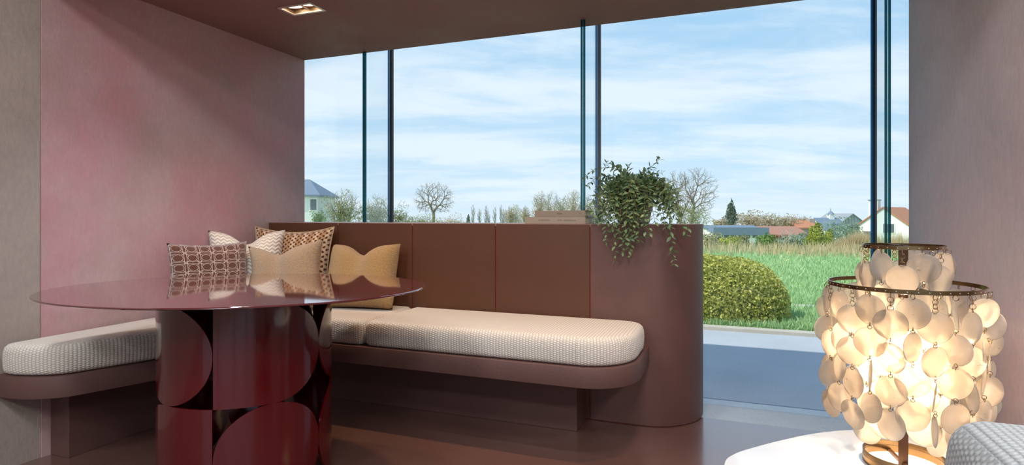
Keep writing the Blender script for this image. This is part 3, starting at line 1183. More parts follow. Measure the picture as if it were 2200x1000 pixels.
def link_geo(V, F, c, axis, r=0.0064, t=0.0008):
    """a small wire ring; axis 0 or 1 sets the plane it lies in"""
    ca_, sa_ = math.cos(axis), math.sin(axis)
    pts = [(c[0] + r * math.cos(2 * PI * k / 10) * ca_, c[1] + r * math.cos(2 * PI * k / 10) * sa_, c[2] + r * math.sin(2 * PI * k / 10)) for k in range(11)]
    tube_geo(pts, t, 4, V, F, cap=False)


lr = random.Random(5)


def strand(ang, r, ztop, nlinks, ndisc, yawj=0.45):
    x, y = r * math.cos(ang), r * math.sin(ang)
    V, F = [], []
    z = ztop
    ph = lr.random()
    for k in range(nlinks):
        link_geo(V, F, (x, y, z - 0.005), ang + (PI / 2 if (k % 2) else 0) + ph)
        z -= 0.0098
    for kd in range(ndisc):
        zc = z - DR + 0.003
        yw = lr.gauss(0, yawj)
        if lr.random() < 0.12:
            yw = lr.choice((-1, 1)) * (1.0 + 0.4 * lr.random())
        o = obj('shell_disc', disc_me, lamp, (x, y, zc), (0, lr.gauss(0, 0.04), ang - PI / 2 + yw))
        o.rotation_euler.x = lr.gauss(0, 0.07)
        z = zc - DR + 0.003
        if kd < ndisc - 1:
            link_geo(V, F, (x, y, z - 0.0035), ang + lr.random() * 0.8, 0.0046)
            link_geo(V, F, (x, y, z - 0.0095), ang + PI / 2 + lr.random(), 0.0042)
            z -= 0.0125
    mk('chain', V, F, M['brass'], lamp, True)['kind'] = 'stuff'


NM = 25
for k in range(NM):
    a = 2 * PI * k / NM + 0.06
    odd = k % 2
    strand(a, RM + 0.002, ZM - 0.010, 4 if odd else 1, 4 if lr.random() < 0.55 or odd == 0 else 3)
NT = 13
for k in range(NT):
    a = 2 * PI * k / NT + 0.1
    odd = k % 2
    strand(a, RT + 0.002, ZT - 0.009, 4 if odd else 1, 6 if not odd else 6 - (k % 3 == 0))
# rivets along the two rings
V, F = [], []
for rr, zz, n in ((RT, ZT - 0.0045, 26), (RM, ZM - 0.005, 50)):
    for k in range(n):
        a = 2 * PI * k / n
        p0 = Vector((math.cos(a), math.sin(a), 0))
        tube_geo([p0 * (rr - 0.001) + Vector((0, 0, zz)), p0 * (rr + 0.0008) + Vector((0, 0, zz))], 0.0012, 6, V, F)
rv = mk('rivets', V, F, M['fixture'], lamp)
rv['kind'] = 'stuff'

# ------------------------------------------------------------------ armchair at the lower right corner
def soft_block(name, w_, d_, h_, r, mat, parent, loc, rot=None, puff=0.0):
    bm = bmesh.new()
    bmesh.ops.create_cube(bm, size=1.0)
    for v in bm.verts:
        v.co = (v.co.x * w_, v.co.y * d_, v.co.z * h_)
    bmesh.ops.bevel(bm, geom=bm.edges[:] + bm.verts[:], offset=r, segments=6, profile=0.5, affect='EDGES')
    bmesh.ops.recalc_face_normals(bm, faces=bm.faces)
    uvl = bm.loops.layers.uv.new('UVMap')
    for f in bm.faces:
        nx, ny, nz = (abs(c) for c in f.normal)
        for l in f.loops:
            c = l.vert.co
            l[uvl].uv = (c.y, c.z) if nx >= ny and nx >= nz else ((c.x, c.z) if ny >= nz else (c.x, c.y))
    return bm_obj(name, bm, mat, parent, True, loc, rot)


ax, ay = c2w(0.93, 0.60)
CH = thing('armchair', 'pale grey woven armchair cut off by the lower right corner', 'armchair', None, (ax, ay, 0), (0, 0, math.radians(-2)))
M['darkleg'] = simple('dark_wood_leg', (0.06, 0.035, 0.025), 0.5)
bx0, by0 = 0.252, 0.872      # table-side top corner of the backrest in plan
cxm = bx0 + 0.36
CH.location = (cxm, by0 - 0.36, 0)
CH.rotation_euler = (0, 0, 0)
bk = soft_block('backrest', 0.72, 0.20, 0.46, 0.035, M['chair'], CH, (0, 0.26, 0.530))
for v in bk.data.vertices:
    k = (0.23 - v.co.z)
    v.co.y += 0.30 * k
    v.co.x *= 1 + 0.10 * k
    v.co.z += 0.012 * math.cos(v.co.x / 0.36 * 1.4) - 0.010
soft_block('seat_cushion', 0.56, 0.52, 0.15, 0.05, M['chair'], CH, (0, -0.05, 0.36))
soft_block('seat_base', 0.70, 0.60, 0.14, 0.04, M['chair'], CH, (0, -0.02, 0.215))
for s in (-1, 1):
    soft_block('armrest', 0.10, 0.60, 0.36, 0.045, M['chair'], CH, (s * 0.33, -0.03, 0.36))
    for q in (-1, 1):
        lathe('leg', [(0.014, 0.0), (0.016, 0.004), (0.021, 0.16)], 14, M['darkleg'], CH, True, (s * 0.28, q * 0.24 - 0.02, 0.0))

# ------------------------------------------------------------------ books on the ledge
def book(label, x0, x1, y0, y1, z0, z1, mat):
    t = thing('book', label, 'book', 'books lying on the ledge', ((x0 + x1) / 2, (y0 + y1) / 2, z0))
    a, b, h = (x1 - x0) / 2, (y1 - y0) / 2, z1 - z0
    c = 0.0028
    box('back_cover', -a, a, -b, b, 0, c, mat, t)
    box('front_cover', -a, a, -b, b, h - c, h, mat, t)
    box('spine', -a, a, -b - 0.001, -b + 0.003, 0, h, mat, t, 0.001, 1)
    box('page_block', -a + 0.004, a - 0.004, -b + 0.003, b - 0.004, c, h - c, M['paper'], t)
    return t


def lettering(parent, text, x, y, z, size, mat, spacing=1.0):
    cu = bpy.data.curves.new('lettering', 'FONT')
    cu.body = text
    cu.size = size
    cu.align_x = 'CENTER'
    cu.align_y = 'CENTER'
    cu.space_character = spacing
    cu.extrude = 0.0002
    cu.materials.append(mat)
    tmp = bpy.data.objects.new('tmp_text', cu)
    C.objects.link(tmp)
    bpy.context.view_layer.update()
    me = bpy.data.meshes.new_from_object(tmp.evaluated_get(bpy.context.evaluated_depsgraph_get()))
    bpy.data.objects.remove(tmp, do_unlink=True)
    if not me.materials:
        me.materials.append(mat)
    o = obj('lettering', me, parent)
    o.location = (x, y, z)
    o.rotation_euler = (PI / 2, 0, 0)
    return o


p0 = at_y(1128, 477, 2.80)
p1 = at_y(1258, 477, 2.80)
q0 = at_y(1149, 477, 2.80)
b1 = book('wide beige book with spaced lettering lying at the bottom of the pair on the ledge', p0.x, p1.x, 2.80, 3.02, HB, HB + 0.034, M['cover2'])
b2 = book('narrower tan book lying on top of the wide beige book', q0.x, p1.x - 0.001, 2.802, 3.00, HB + 0.0345, HB + 0.067, M['cover1'])
lettering(b1, 'DIMORES', -0.055, -0.1118, 0.017, 0.0105, M['ink'], 1.55)
lettering(b1, 'ATEL ORIGINALS', 0.062, -0.1118, 0.017, 0.0090, M['ink'], 1.45)
lettering(b2, 'ROME', 0.0, -0.1008, 0.016, 0.0085, M['ink'], 1.2)
lettering(b2, 'ed.', 0.105, -0.1008, 0.019, 0.0065, M['ink'], 1.1)

# ------------------------------------------------------------------ trailing plant on the ledge
PX, PY = -0.455, 2.905
plant = thing('potted_plant', 'trailing green plant spilling from a sand coloured pot over the partition edge', 'plant', None, (PX, PY, HB))
lathe('pot', [(0.068, 0.0), (0.078, 0.006), (0.094, 0.10), (0.098, 0.150), (0.092, 0.152), (0.088, 0.135), (0.02, 0.132)], 40, M['pot'], plant)
lathe('soil', [(0.087, 0.128), (0.087, 0.136), (0.04, 0.142)], 24, M['soil'], plant)
# leaf, 6 quads/tris folded along the midrib, unit length along +y
LV = [(0, 0, 0), (0.20, 0.28, 0.055), (0, 0.30, 0), (-0.20, 0.28, 0.055), (0.215, 0.55, 0.05), (0, 0.58, -0.015), (-0.215, 0.55, 0.05), (0.10, 0.82, 0.0), (0, 0.84, -0.04), (-0.10, 0.82, 0.0), (0, 1.0, -0.085)]
LF = [(0, 1, 2), (0, 2, 3), (1, 4, 5, 2), (2, 5, 6, 3), (4, 7, 8, 5), (5, 8, 9, 6), (7, 10, 8), (8, 10, 9)]
leaf_me = mesh_data('leaf', LV, LF, M['vine'], True)
pr = random.Random(11)
org = Vector((PX, PY, HB))


def vine_path(end, kind):
    a = pr.random() * 2 * PI
    base = Vector((PX + 0.05 * math.cos(a), PY + 0.05 * math.sin(a), HB + 0.13))
    if kind == 'up':
        m1 = base.lerp(end, 0.35) + Vector((pr.gauss(0, .01), pr.gauss(0, .01), 0.035))
        m2 = base.lerp(end, 0.72) + Vector((pr.gauss(0, .012), pr.gauss(0, .01), 0.03))
        return catmull([base, m1, m2, end], 10)
    if kind == 'side':
        m1 = base.lerp(end, 0.35)
        m1.z = max(base.z, end.z) + 0.035 + 0.03 * pr.random()
        m2 = base.lerp(end, 0.75)
        m2.z = (m1.z + end.z) / 2 + 0.03
        return catmull([base, m1, m2, end], 10)
    # hanging over the front edge
    m1 = base.lerp(end, 0.40)
    m1.z = HB + 0.185 + 0.045 * pr.random()
    m2 = Vector((base.x * 0.15 + end.x * 0.85, YP - 0.035 - 0.03 * pr.random(), HB + 0.055 + 0.03 * pr.random()))
    m3 = m2.lerp(end, 0.5) + Vector((0, -0.008, 0))
    return catmull([base, m1, m2, m3, end], 10)


vines = []
for px, py, Y, k in [(1302, 350, 2.90, 'up'), (1318, 357, 2.95, 'up'), (1352, 357, 2.90, 'up'), (1418, 341, 2.86, 'up'), (1422, 372, 2.84, 'up'), (1428, 392, 2.86, 'up'),
                     (1430, 410, 2.83, 'up'), (1252, 385, 2.88, 'side'), (1262, 402, 2.9, 'side'), (1254, 472, 2.83, 'side'), (1280, 478, 2.82, 'side'), (1292, 480, 2.85, 'side'),
                     (1274, 482, 2.735, 'hang'), (1290, 487, 2.72, 'hang'), (1303, 524, 2.73, 'hang'), (1322, 560, 2.725, 'hang'), (1338, 545, 2.705, 'hang'), (1352, 556, 2.70, 'hang'),
                     (1356, 540, 2.695, 'hang'), (1344, 528, 2.69, 'hang'), (1330, 515, 2.69, 'hang'), (1366, 516, 2.69, 'hang'), (1374, 522, 2.70, 'hang'), (1396, 502, 2.70, 'hang'),
                     (1388, 512, 2.71, 'hang'), (1410, 486, 2.72, 'hang'), (1434, 492, 2.73, 'hang'), (1450, 572, 2.735, 'hang'), (1474, 506, 2.72, 'hang'), (1478, 492, 2.74, 'hang'),
                     (1440, 470, 2.78, 'side'), (1455, 474, 2.80, 'side'), (1462, 478, 2.77, 'side'), (1446, 452, 2.82, 'side'), (1428, 440, 2.80, 'side'), (1436, 430, 2.84, 'side'),
                     (1316, 500, 2.69, 'hang'), (1360, 500, 2.68, 'hang'), (1382, 490, 2.69, 'hang')]:
    vines.append((at_y(px, py, Y), k))
for i in range(34):       # short trails falling over the front of the pot
    vines.append((at_y(pr.uniform(1296, 1432), pr.uniform(420, 492), pr.uniform(2.755, 2.80)), 'side'))
for i in range(84):       # the bushy crown
    a = pr.random() * 2 * PI
    r = 0.07 + 0.135 * pr.random()
    z = HB + 0.10 + 0.17 * pr.random() * (1.1 - (r - 0.07) / 0.16)
    vines.append((Vector((PX + 0.01 + r * 1.12 * math.cos(a), min(3.03, PY + r * 0.8 * math.sin(a)), z)), 'up' if z > HB + 0.17 else 'side'))

leaves = []
stems = []
for end, k in vines:
    P = vine_path(end, k)
    L = [0]
    for i in range(1, len(P)):
        L.append(L[-1] + (P[i] - P[i - 1]).length)
    n = len(P)
    V, F = tube_geo([p - org for p in P], [0.0017 * (1 - 0.6 * i / n) for i in range(n)], 5)
    sobj = mk('stem', V, F, M['stem'], plant, True)
    s = L[-1] * 0.16
    q = 0
    while s < L[-1]:
        i = max(j for j in range(n) if L[j] <= s)
        i = min(i, n - 2)
        tt = (s - L[i]) / max(1e-6, L[i + 1] - L[i])
        p = P[i].lerp(P[i + 1], tt)
        td = (P[i + 1] - P[i]).normalized()
        side = td.cross(Vector((0, 0, 1)))
        if side.length < 0.1:
            side = td.cross(Vector((0, 1, 0)))
        side.normalize()
        side = Matrix.Rotation(q * 1.2 + pr.gauss(0, .3), 3, td) @ side
        sz = (0.038 + 0.016 * pr.random()) * (1 - 0.45 * s / L[-1])
        for sgn in (-1, 1):
            dr = (side * sgn * 0.9 + td * 0.55 + Vector((pr.gauss(0, .15), pr.gauss(0, .15), pr.gauss(0, .15)))).normalized()
            upv = (Vector((0, -0.35, 1)) + Vector((pr.gauss(0, .35), pr.gauss(0, .35), 0)))
            xax = dr.cross(upv).normalized()
            zax = xax.cross(dr)
            R = Matrix((xax, dr, zax)).transposed()
            leaves.append((p.copy(), R, sz, sobj))
        s += 0.0185 + 0.005 * pr.random()
        q += 1
    # a leaf at the tip
    leaves.append((P[-1].copy(), Matrix.Rotation(pr.random() * 6, 3, 'Z') @ Matrix.Rotation(0.6, 3, 'X'), 0.022, sobj))


def seen_size(l):
    p = l[0]
    return l[2] + (0.03 if p.y < 2.80 else 0) + (0.012 if p.y < 2.86 else 0)


leaves.sort(key=seen_size, reverse=True)
for p, R, sz, so in leaves[:300]:
    o = obj('leaf', leaf_me, so, p - org)
    o.rotation_euler = R.to_euler()
    o.scale = (sz, sz, sz)
V, F = [], []
for p, R, sz, so in leaves[300:]:
    b = len(V)
    V += [p - org + R @ (Vector(v) * sz) for v in LV]
    F += [tuple(i + b for i in f) for f in LF]
fo = mk('foliage', V, F, M['vine'], plant, True)
fo['kind'] = 'stuff'

# ------------------------------------------------------------------ outside: ground
def strip(name, x0, x1, y0, y1, z, mat, label, th=0.12):
    return struct(box(name, x0, x1, y0, y1, z - th, z, mat), label)


strip('pavement', -14, 30, 2.99, 3.47, -0.05, M['paving'], 'pale paving strip along the window front')
strip('dark_strip', -14, 30, 3.47, 3.60, -0.085, M['dark_strip'], 'dark strip between paving and road')  # darker strip, a little lower than the paving
strip('road', -14, 40, 3.60, 5.82, -0.10, M['asphalt'], 'grey asphalt road outside, half in the shade of the building')
strip('kerb', -14, 40, 5.82, 5.95, -0.07, M['kerb'], 'stone kerb edging the lawn')
strip('path', -14, 40, 7.55, 7.75, -0.075, M['kerb'], 'narrow pale path across the lawn')


def gz(Y):
    if Y < 19:
        return -0.09
    if Y < 42:
        t = (Y - 19) / 23
        return -0.09 - 4.6 * t * t * (3 - 2 * t)
    return -4.69


V, F = [], []
rowsY = [5.95, 7.0, 8, 10, 12, 14, 16, 18, 19] + [19 + 23 * k / 10 for k in range(1, 11)] + [60, 90, 140, 220]
colsX = [-220, -120, -60, -30, -15, -8, -4, 0, 4, 8, 15, 30, 60, 120, 220]
for y in rowsY:
    for x in colsX:
        V.append((x, y, gz(y)))
W_ = len(colsX)
for j in range(len(rowsY) - 1):
    for i in range(W_ - 1):
        F.append((j * W_ + i, j * W_ + i + 1, (j + 1) * W_ + i + 1, (j + 1) * W_ + i))
struct(mk('lawn', V, F, M['lawn'], None, True), 'bright green lawn and field beyond the road')

R_ = np.random.default_rng(3)


def blades(name, X, Y, Z, H, Wd, mat, lean=0.5, parent=None):
    """one triangle per blade"""
    n = len(X)
    a = R_.uniform(0, 2 * PI, n)
    l = R_.normal(0, lean, n) * H
    b = R_.uniform(0, 2 * PI, n)
    P = np.zeros((n, 3, 3), np.float32)
    P[:, 0] = np.c_[X - np.cos(a) * Wd, Y - np.sin(a) * Wd, Z]
    P[:, 1] = np.c_[X + np.cos(a) * Wd, Y + np.sin(a) * Wd, Z]
    P[:, 2] = np.c_[X + np.cos(b) * l, Y + np.sin(b) * l, Z + H]
    return fast_mesh(name, P, 3, mat, parent)


# lawn in view: between the lines of sight through the right half of the window
n = 26000
Yb = 5.97 + (R_.random(n) ** 1.6) * 12.5
Xb = R_.uniform(-0.12, 0.30, n) * Yb + R_.normal(0, 0.2, n)
keep = (Yb < 7.53) | (Yb > 7.77)
Yb, Xb = Yb[keep], Xb[keep]
Hh = R_.uniform(0.03, 0.08, len(Yb)) * (1 + Yb / 30)
tag(blades('grass', Xb, Yb, np.full(len(Yb), -0.09), Hh, 0.006 + 0.0007 * Yb, M['lawnblade']), 'short bright green grass blades covering the lawn', 'grass', kind='stuff')
n = 9000
Yb = R_.uniform(16.6, 20.5, n)
Xb = R_.uniform(-1.2, 0.40, n) * Yb
Zb = np.array([gz(y) for y in Yb])
tag(blades('meadow_grass', Xb, Yb, Zb, R_.uniform(0.15, 0.42, n), 0.014, M['drygrass'], 0.35), 'strip of tall straw coloured meadow grass at the far edge of the lawn', 'grass', kind='stuff')


def leaf_cloud(name, n, shape, size, mat, parent, seed=0, flat=0.0):
    """n small quads scattered by shape(rng, n) -> points, normals"""
    rg = np.random.default_rng(seed)
    P, N = shape(rg, n)
    N = N + rg.normal(0, 0.7, N.shape)
    N /= np.linalg.norm(N, axis=1, keepdims=True)
    T = np.cross(N, rg.normal(0, 1, N.shape))
    T /= np.linalg.norm(T, axis=1, keepdims=True)
    B = np.cross(N, T)
    s = (size * rg.uniform(0.6, 1.4, n))[:, None]
    Q = np.stack([P - T * s, P - B * s * 0.55, P + T * s, P + B * s * 0.55], axis=1)
    o = fast_mesh(name, Q, 4, mat, parent)
    o['kind'] = 'stuff'
    return o


def blob(rx, ry, rz, shell=0.35, lump=0.12, cone=0.0, flat_bottom=True):
    def f(rg, n):
        D = rg.normal(0, 1, (n, 3))
        D /= np.linalg.norm(D, axis=1, keepdims=True)
        r = 1 - shell * rg.random(n) ** 1.6
        lum = 1 + lump * (np.sin(D[:, 0] * 5.1 + 1.3) * np.sin(D[:, 1] * 4.3) + np.sin(D[:, 2] * 6.7 + D[:, 0] * 3.1))
        Pn = D * (r * lum)[:, None]
        if cone:
            t = (Pn[:, 2] + 1) / 2
            k = 1 - cone * np.clip(t, 0, 1)
            Pn[:, 0] *= k
            Pn[:, 1] *= k
        return Pn * np.array([rx, ry, rz]), D / np.array([rx, ry, rz])
    return f


# ------------------------------------------------------------------ clipped hedge by the road
hx0, hx1, hy, hh = -3.2, 0.58, 6.62, 0.70
hd = thing('hedge', 'large rounded yellow green clipped hedge beside the road', 'hedge', None, ((hx0 + hx1) / 2, hy, -0.09))
ha, hb_ = (hx1 - hx0) / 2, 0.60


def hedge_r(D):
    # superellipsoid: flat-ish sides, rounded top and ends
    e = 2.6
    s = (np.abs(D[:, 0] / ha) ** 6 + np.abs(D[:, 1] / hb_) ** e + np.abs(D[:, 2] / hh) ** e)
    return s


def hedge_shape(rg, n):
    P = []
    c = 0
    out = np.zeros((0, 3))
    while len(out) < n:
        Q = rg.uniform(-1, 1, (n * 8, 3)) * np.array([ha, hb_, hh])
        Q[:, 2] = np.abs(Q[:, 2])
        # denser where it is in sight
        Q[:, 0] = ha - np.abs(rg.normal(0, 0.75, len(Q))) if False else Q[:, 0]
        s = (np.abs(Q[:, 0] / ha) ** 5 + np.abs(Q[:, 1] / hb_) ** 2.6 + np.abs(Q[:, 2] / hh) ** 2.6)
        lum = 0.05 * (np.sin(Q[:, 0] * 7) * np.sin(Q[:, 2] * 9) + np.sin(Q[:, 1] * 8 + Q[:, 0] * 4))
        k = (s < 1.0 + lum) & (s > 0.78 + lum) & ((Q[:, 0] > 0.6) | (rg.random(len(Q)) < 0.25))
        out = np.concatenate([out, Q[k]])
    out = out[:n]
    N = np.c_[out[:, 0] * 0.2, out[:, 1], out[:, 2]] + 1e-6
    return out, N / np.linalg.norm(N, axis=1, keepdims=True)


leaf_cloud('foliage', 24000, hedge_shape, 0.0165, M['hedge'], hd, 5)
V, F = [], []
nu, nv = 40, 16
for j in range(nv + 1):
    th = PI / 2 * j / nv
    for i in range(nu):
        a = 2 * PI * i / nu

        def se(c, e):
            return math.copysign(abs(c) ** e, c)
        V.append((ha * 0.93 * se(math.cos(a), 0.4) * math.cos(th) ** 0.6, hb_ * 0.88 * se(math.sin(a), 0.75) * math.cos(th) ** 0.75, hh * 0.90 * math.sin(th) ** 0.8))
for j in range(nv):
    for i in range(nu):
        F.append((j * nu + i, j * nu + (i + 1) % nu, (j + 1) * nu + (i + 1) % nu, (j + 1) * nu + i))
mk('branch_core', V, F, M['hedge_core'], hd, True)


# ------------------------------------------------------------------ trees and shrubs beyond the lawn
def crown_tree(seed, targets, r_twig, mat, parent, trunk_top, wob=0.035, power=0.40):
    """branches split again and again on their way from the trunk to the twig tips"""
    rg = random.Random(seed)
    V, F = [], []

    def rad(n):
        return r_twig * n ** power

    def seg_(p, q, r0, r1, k):
        m_ = (p + q) / 2
        l_ = (q - p).length
        m_ += Vector((rg.gauss(0, wob), rg.gauss(0, wob), rg.gauss(0, wob) + 0.03)) * l_
        tube_geo([p, m_, q], [r0, (r0 + r1) / 2, r1], k, V, F, cap=False)

    def grow(p, T):
        n = len(T)
        if n == 1:
            seg_(p, T[0], rad(1), rad(1) * 0.5, 3)
            return
        a = rg.choice(T)
        b = max(T, key=lambda t: (t - a).length)
        a = max(T, key=lambda t: (t - b).length)
        A = [t for t in T if (t - a).length <= (t - b).length]
        B = [t for t in T if (t - a).length > (t - b).length]
        for G_ in (A, B):
            if not G_:
                continue
            c = sum(G_, Vector()) / len(G_)
            q = p.lerp(c, 0.30 + 0.12 * rg.random() if len(G_) > 2 else 0.5)
            seg_(p, q, rad(len(G_)), rad(len(G_)) * 0.92, 5 if len(G_) > 40 else 3)
            grow(q, G_)

    top = Vector(trunk_top)
    tube_geo([(0, 0, 0), top * 0.5 + Vector((rg.gauss(0, .03), 0, 0)), top], [rad(len(targets)) * 1.25, rad(len(targets)) * 1.05, rad(len(targets))], 7, V, F, cap=False)
    grow(top, targets)
    return mk('branches', V, F, mat, parent)


def ground_at(px, z):
    p = at(px, HZ, z)
    p.z = gz(p.y) - 0.03
    return p


def zof(py, z):
    return 1.0 - (py - HZ) / FPX * z


def bare_tree(label, px, ytop, z, seed, mat, wpx, ylow, ntips=260, twig=0.011, yfork=None, lean=0, foliage=None, egg=0.0):
    """leafless tree: crown wpx wide in the photo, from ytop down to ylow; the trunk forks at yfork"""
    b = ground_at(px, z)
    t = thing('bare_tree', label, 'tree', 'trees beyond the lawn', b)
    rx = wpx / 2 * z / FPX
    z1, z0 = zof(ytop, z) - b.z, zof(ylow, z) - b.z
    zf = zof(yfork if yfork else ylow, z) - b.z
    rz, zc = (z1 - z0) / 2, (z1 + z0) / 2
    rg = random.Random(seed)
    T = []
    lx = lean * z / FPX
    rt = Vector((CS, SN, 0))
    while len(T) < ntips:
        d_ = Vector((rg.gauss(0, 1), rg.gauss(0, 1), rg.gauss(0, 1))).normalized()
        r = (0.35 + 0.65 * rg.random() ** 0.45)
        q = d_ * r
        k = 1 - egg * max(0, q.z)
        if q.z < -0.75:
            continue
        T.append(Vector((q.x * rx * k, q.y * rx * k, zc + q.z * rz)) + rt * lx * (0.5 + 0.5 * q.z))
    crown_tree(seed, T, twig, mat, t, (rg.gauss(0, .05), rg.gauss(0, .05), zf))
    if foliage:
        mt, n, s_ = foliage
        f = leaf_cloud('foliage', n, blob(rx * 0.8, rx * 0.8, rz * 0.8, 0.9, 0.2), s_, mt, t, seed)
        f.location = (0, 0, zc)
    return t


def shrub(name, label, cat, px, ytop, z, wpx, mat, n, leaf, seed, cone=0.0, ybot=None, shell=0.5, core=None, group='shrubs and trees beyond the lawn', twigs=True, lump=0.14):
    b = ground_at(px, z)
    top = zof(ytop, z)
    bot = b.z if ybot is None else max(b.z, zof(ybot, z))
    rx = wpx / 2 * z / FPX
    rz = (top - bot) / 2
    t = thing(name, label, cat, group, b)
    f = leaf_cloud('foliage', n, blob(rx, rx * 0.8, rz, shell, lump, cone), leaf, mat, t, seed)
    f.location = (0, 0, bot + rz - b.z)
    V, F = [], []
    rg = random.Random(seed)
    for k in range(7):
        a = rg.random() * 2 * PI
        e = Vector((rx * 0.55 * math.cos(a), rx * 0.5 * math.sin(a), bot - b.z + rz * (0.9 + 0.7 * rg.random())))
        if cone:
            e = Vector((0.3 * e.x, 0.3 * e.y, bot - b.z + rz * 1.6))
        tube_geo([(0, 0, 0), (e.x * 0.25, e.y * 0.25, e.z * 0.5), e], [0.05, 0.035, 0.012], 4, V, F)
    mk('branches', V, F, M['bark'], t)
    return t


# left of the partition's books
shrub('shrub', 'small bright green shrub below the blue roofed house', 'shrub', 684, 452, 34, 34, M['green'], 900, 0.05, 21, ybot=492, shell=0.9, lump=0.25)
shrub('shrub', 'tall pale twiggy shrub left of the leftmost glass fin', 'shrub', 735, 418, 40, 84, M['olive'], 4200, 0.05, 22, ybot=500, shell=0.95, lump=0.25)
bare_tree('thin bare sapling rising from the pale shrub left of the leftmost fin', 738, 402, 40.5, 31, M['bark_pale'], 84, 490, 500, 0.008, 505)
shrub('shrub', 'rounded olive shrub seen through the leftmost glass fin', 'shrub', 806, 432, 42, 74, M['olive'], 4200, 0.055, 23, ybot=500, shell=0.9, lump=0.2)
bare_tree('thin bare sapling above the olive shrub behind the leftmost fin', 812, 414, 43, 32, M['bark_pale'], 76, 490, 400, 0.008, 505)
shrub('shrub', 'grey green shrub just right of the leftmost glass fin', 'shrub', 858, 440, 44, 60, M['olive'], 1700, 0.05, 24, ybot=500, shell=0.95, lump=0.3)
bare_tree('round crowned bare tree standing alone against the sky', 932, 388, 52, 33, M['bark'], 96, 470, 900, 0.0085, 458)
shrub('shrub', 'low olive hedge at the foot of the round bare tree', 'shrub', 905, 461, 45, 100, M['olive'], 2200, 0.05, 25, ybot=496, shell=0.9, lump=0.2)
shrub('shrub', 'low brownish shrubs right of the round bare tree', 'shrub', 968, 461, 47, 84, M['beige'], 1500, 0.05, 26, ybot=498, shell=0.95, lump=0.3)
shrub('conifer', 'small dark pointed conifer left of the grey poplars', 'tree', 1006, 460, 48, 20, M['spruce'], 500, 0.05, 27, cone=0.75, ybot=498)
for k in range(11):
    px = 1016 + k * 11.0 + (k % 3) * 3
    bare_tree('slender grey bare poplar number %s from the left in the hazy row' % ('one two three four five six seven eight nine ten eleven'.split()[k]), px, 434 + (k * 7 % 11) * 1.4, 88, 40 + k, M['haze_tw'], 13, 486, 110, 0.015, 504)
bare_tree('pale birch with a white trunk left of the books', 1107, 434, 60, 61, M['bark_white'], 26, 476, 120, 0.018, 466)
for k, (px, yt) in enumerate([(1098, 442), (1128, 436), (1160, 408), (1183, 403), (1208, 412), (1232, 404), (1262, 410), (1290, 416)]):
    bare_tree(['beige bare tree behind the white birch', 'beige bare tree right of the white birch', 'tall beige bare tree over the left end of the books', 'tallest greyish bare tree above the books',
               'olive tinged bare tree above the middle of the books', 'beige bare tree just left of the middle glass fin', 'beige bare tree just right of the middle glass fin', 'beige bare tree behind the left side of the plant'][k],
              px, yt + (0, 6, 0, 3, 8, 0, 5, 0)[k], 54 + (0, 9, 3, 12, 6, 1, 8, 4)[k], 70 + k, (M['haze_tw'] if k == 3 else M['bark_pale']), (40, 34, 46, 58, 44, 52, 40, 56)[k], 498, 520, 0.012, 504, foliage=((M['olive'] if k == 4 else M['beige']), 2000, 0.05))
# right of the plant
bare_tree('large bare tree just right of the plant', 1462, 362, 50, 81, M['bark'], 84, 478, 900, 0.0085, 484, -8)
bare_tree('large spreading bare tree leaning right above the round end of the partition', 1484, 355, 51, 82, M['bark'], 108, 484, 1100, 0.0085, 480, 14)
shrub('shrub', 'pale olive leafy tree under the large bare trees', 'tree', 1490, 432, 46, 84, M['olive'], 3000, 0.05, 84, ybot=512, shell=0.9, lump=0.2)
shrub('conifer', 'dark spruce standing behind the long low building', 'tree', 1571, 430, 72, 50, M['spruce'], 3000, 0.09, 85, cone=0.85, ybot=498, shell=0.8)
for k, (px, yt, wp) in enumerate([(1612, 454, 60), (1650, 460, 56), (1690, 462, 56), (1725, 466, 46), (1548, 470, 34)]):
    shrub('shrub', ['round beige leafed tree right of the dark spruce', 'beige leafed tree behind the rust red roof', 'thin beige tree left of the slate roofed house', 'beige tree behind the orange roof', 'beige shrub left of the dark spruce'][k],
          'tree', px, yt, 66 + k, wp, M['beige'], 1900, 0.10, 90 + k, ybot=500, shell=0.9, lump=0.2)
for k, (px, yt, wp, mt, z, lab) in enumerate([
        (1530, 500, 60, 'olive', 24, 'olive shrub at the foot of the large bare trees'),
        (1570, 508, 52, 'lime', 22, 'yellow green shrub before the long low building'),
        (1592, 506, 40, 'olive', 23, 'dull olive shrub before the white facade'),
        (1646, 503, 48, 'green', 22, 'round bright green bush before the rust red roof'),
        (1682, 510, 40, 'bluegreen', 23, 'grey green shrub around the small bare tree'),
        (1722, 500, 56, 'bluegreen', 24, 'dark blue green bush left of the lime conifer'),
        (1806, 468, 74, 'bluegreen', 30, 'rounded blue green tree before the slate roofs'),
        (1835, 482, 40, 'bluegreen', 31, 'smaller blue green tree beside the white gabled house')]):
    shrub('shrub', lab, 'shrub', px, yt, z, wp, M[mt], 1800, 0.035 + z * 0.0006, 110 + k, ybot=545, shell=0.6)
shrub('conifer', 'lime yellow conical conifer in the middle of the far gardens', 'tree', 1754, 480, 21, 58, M['lime'], 2600, 0.04, 120, cone=0.62, ybot=542, shell=0.6, lump=0.18)
shrub('conifer', 'small lime conifer right of the larger lime conifer', 'tree', 1782, 494, 21.5, 30, M['lime'], 900, 0.04, 121, cone=0.5, ybot=540, shell=0.6)
bare_tree('small pale bare tree before the grey green shrubs', 1697, 484, 20, 122, M['bark_pale'], 52, 522, 90, 0.004, 524)

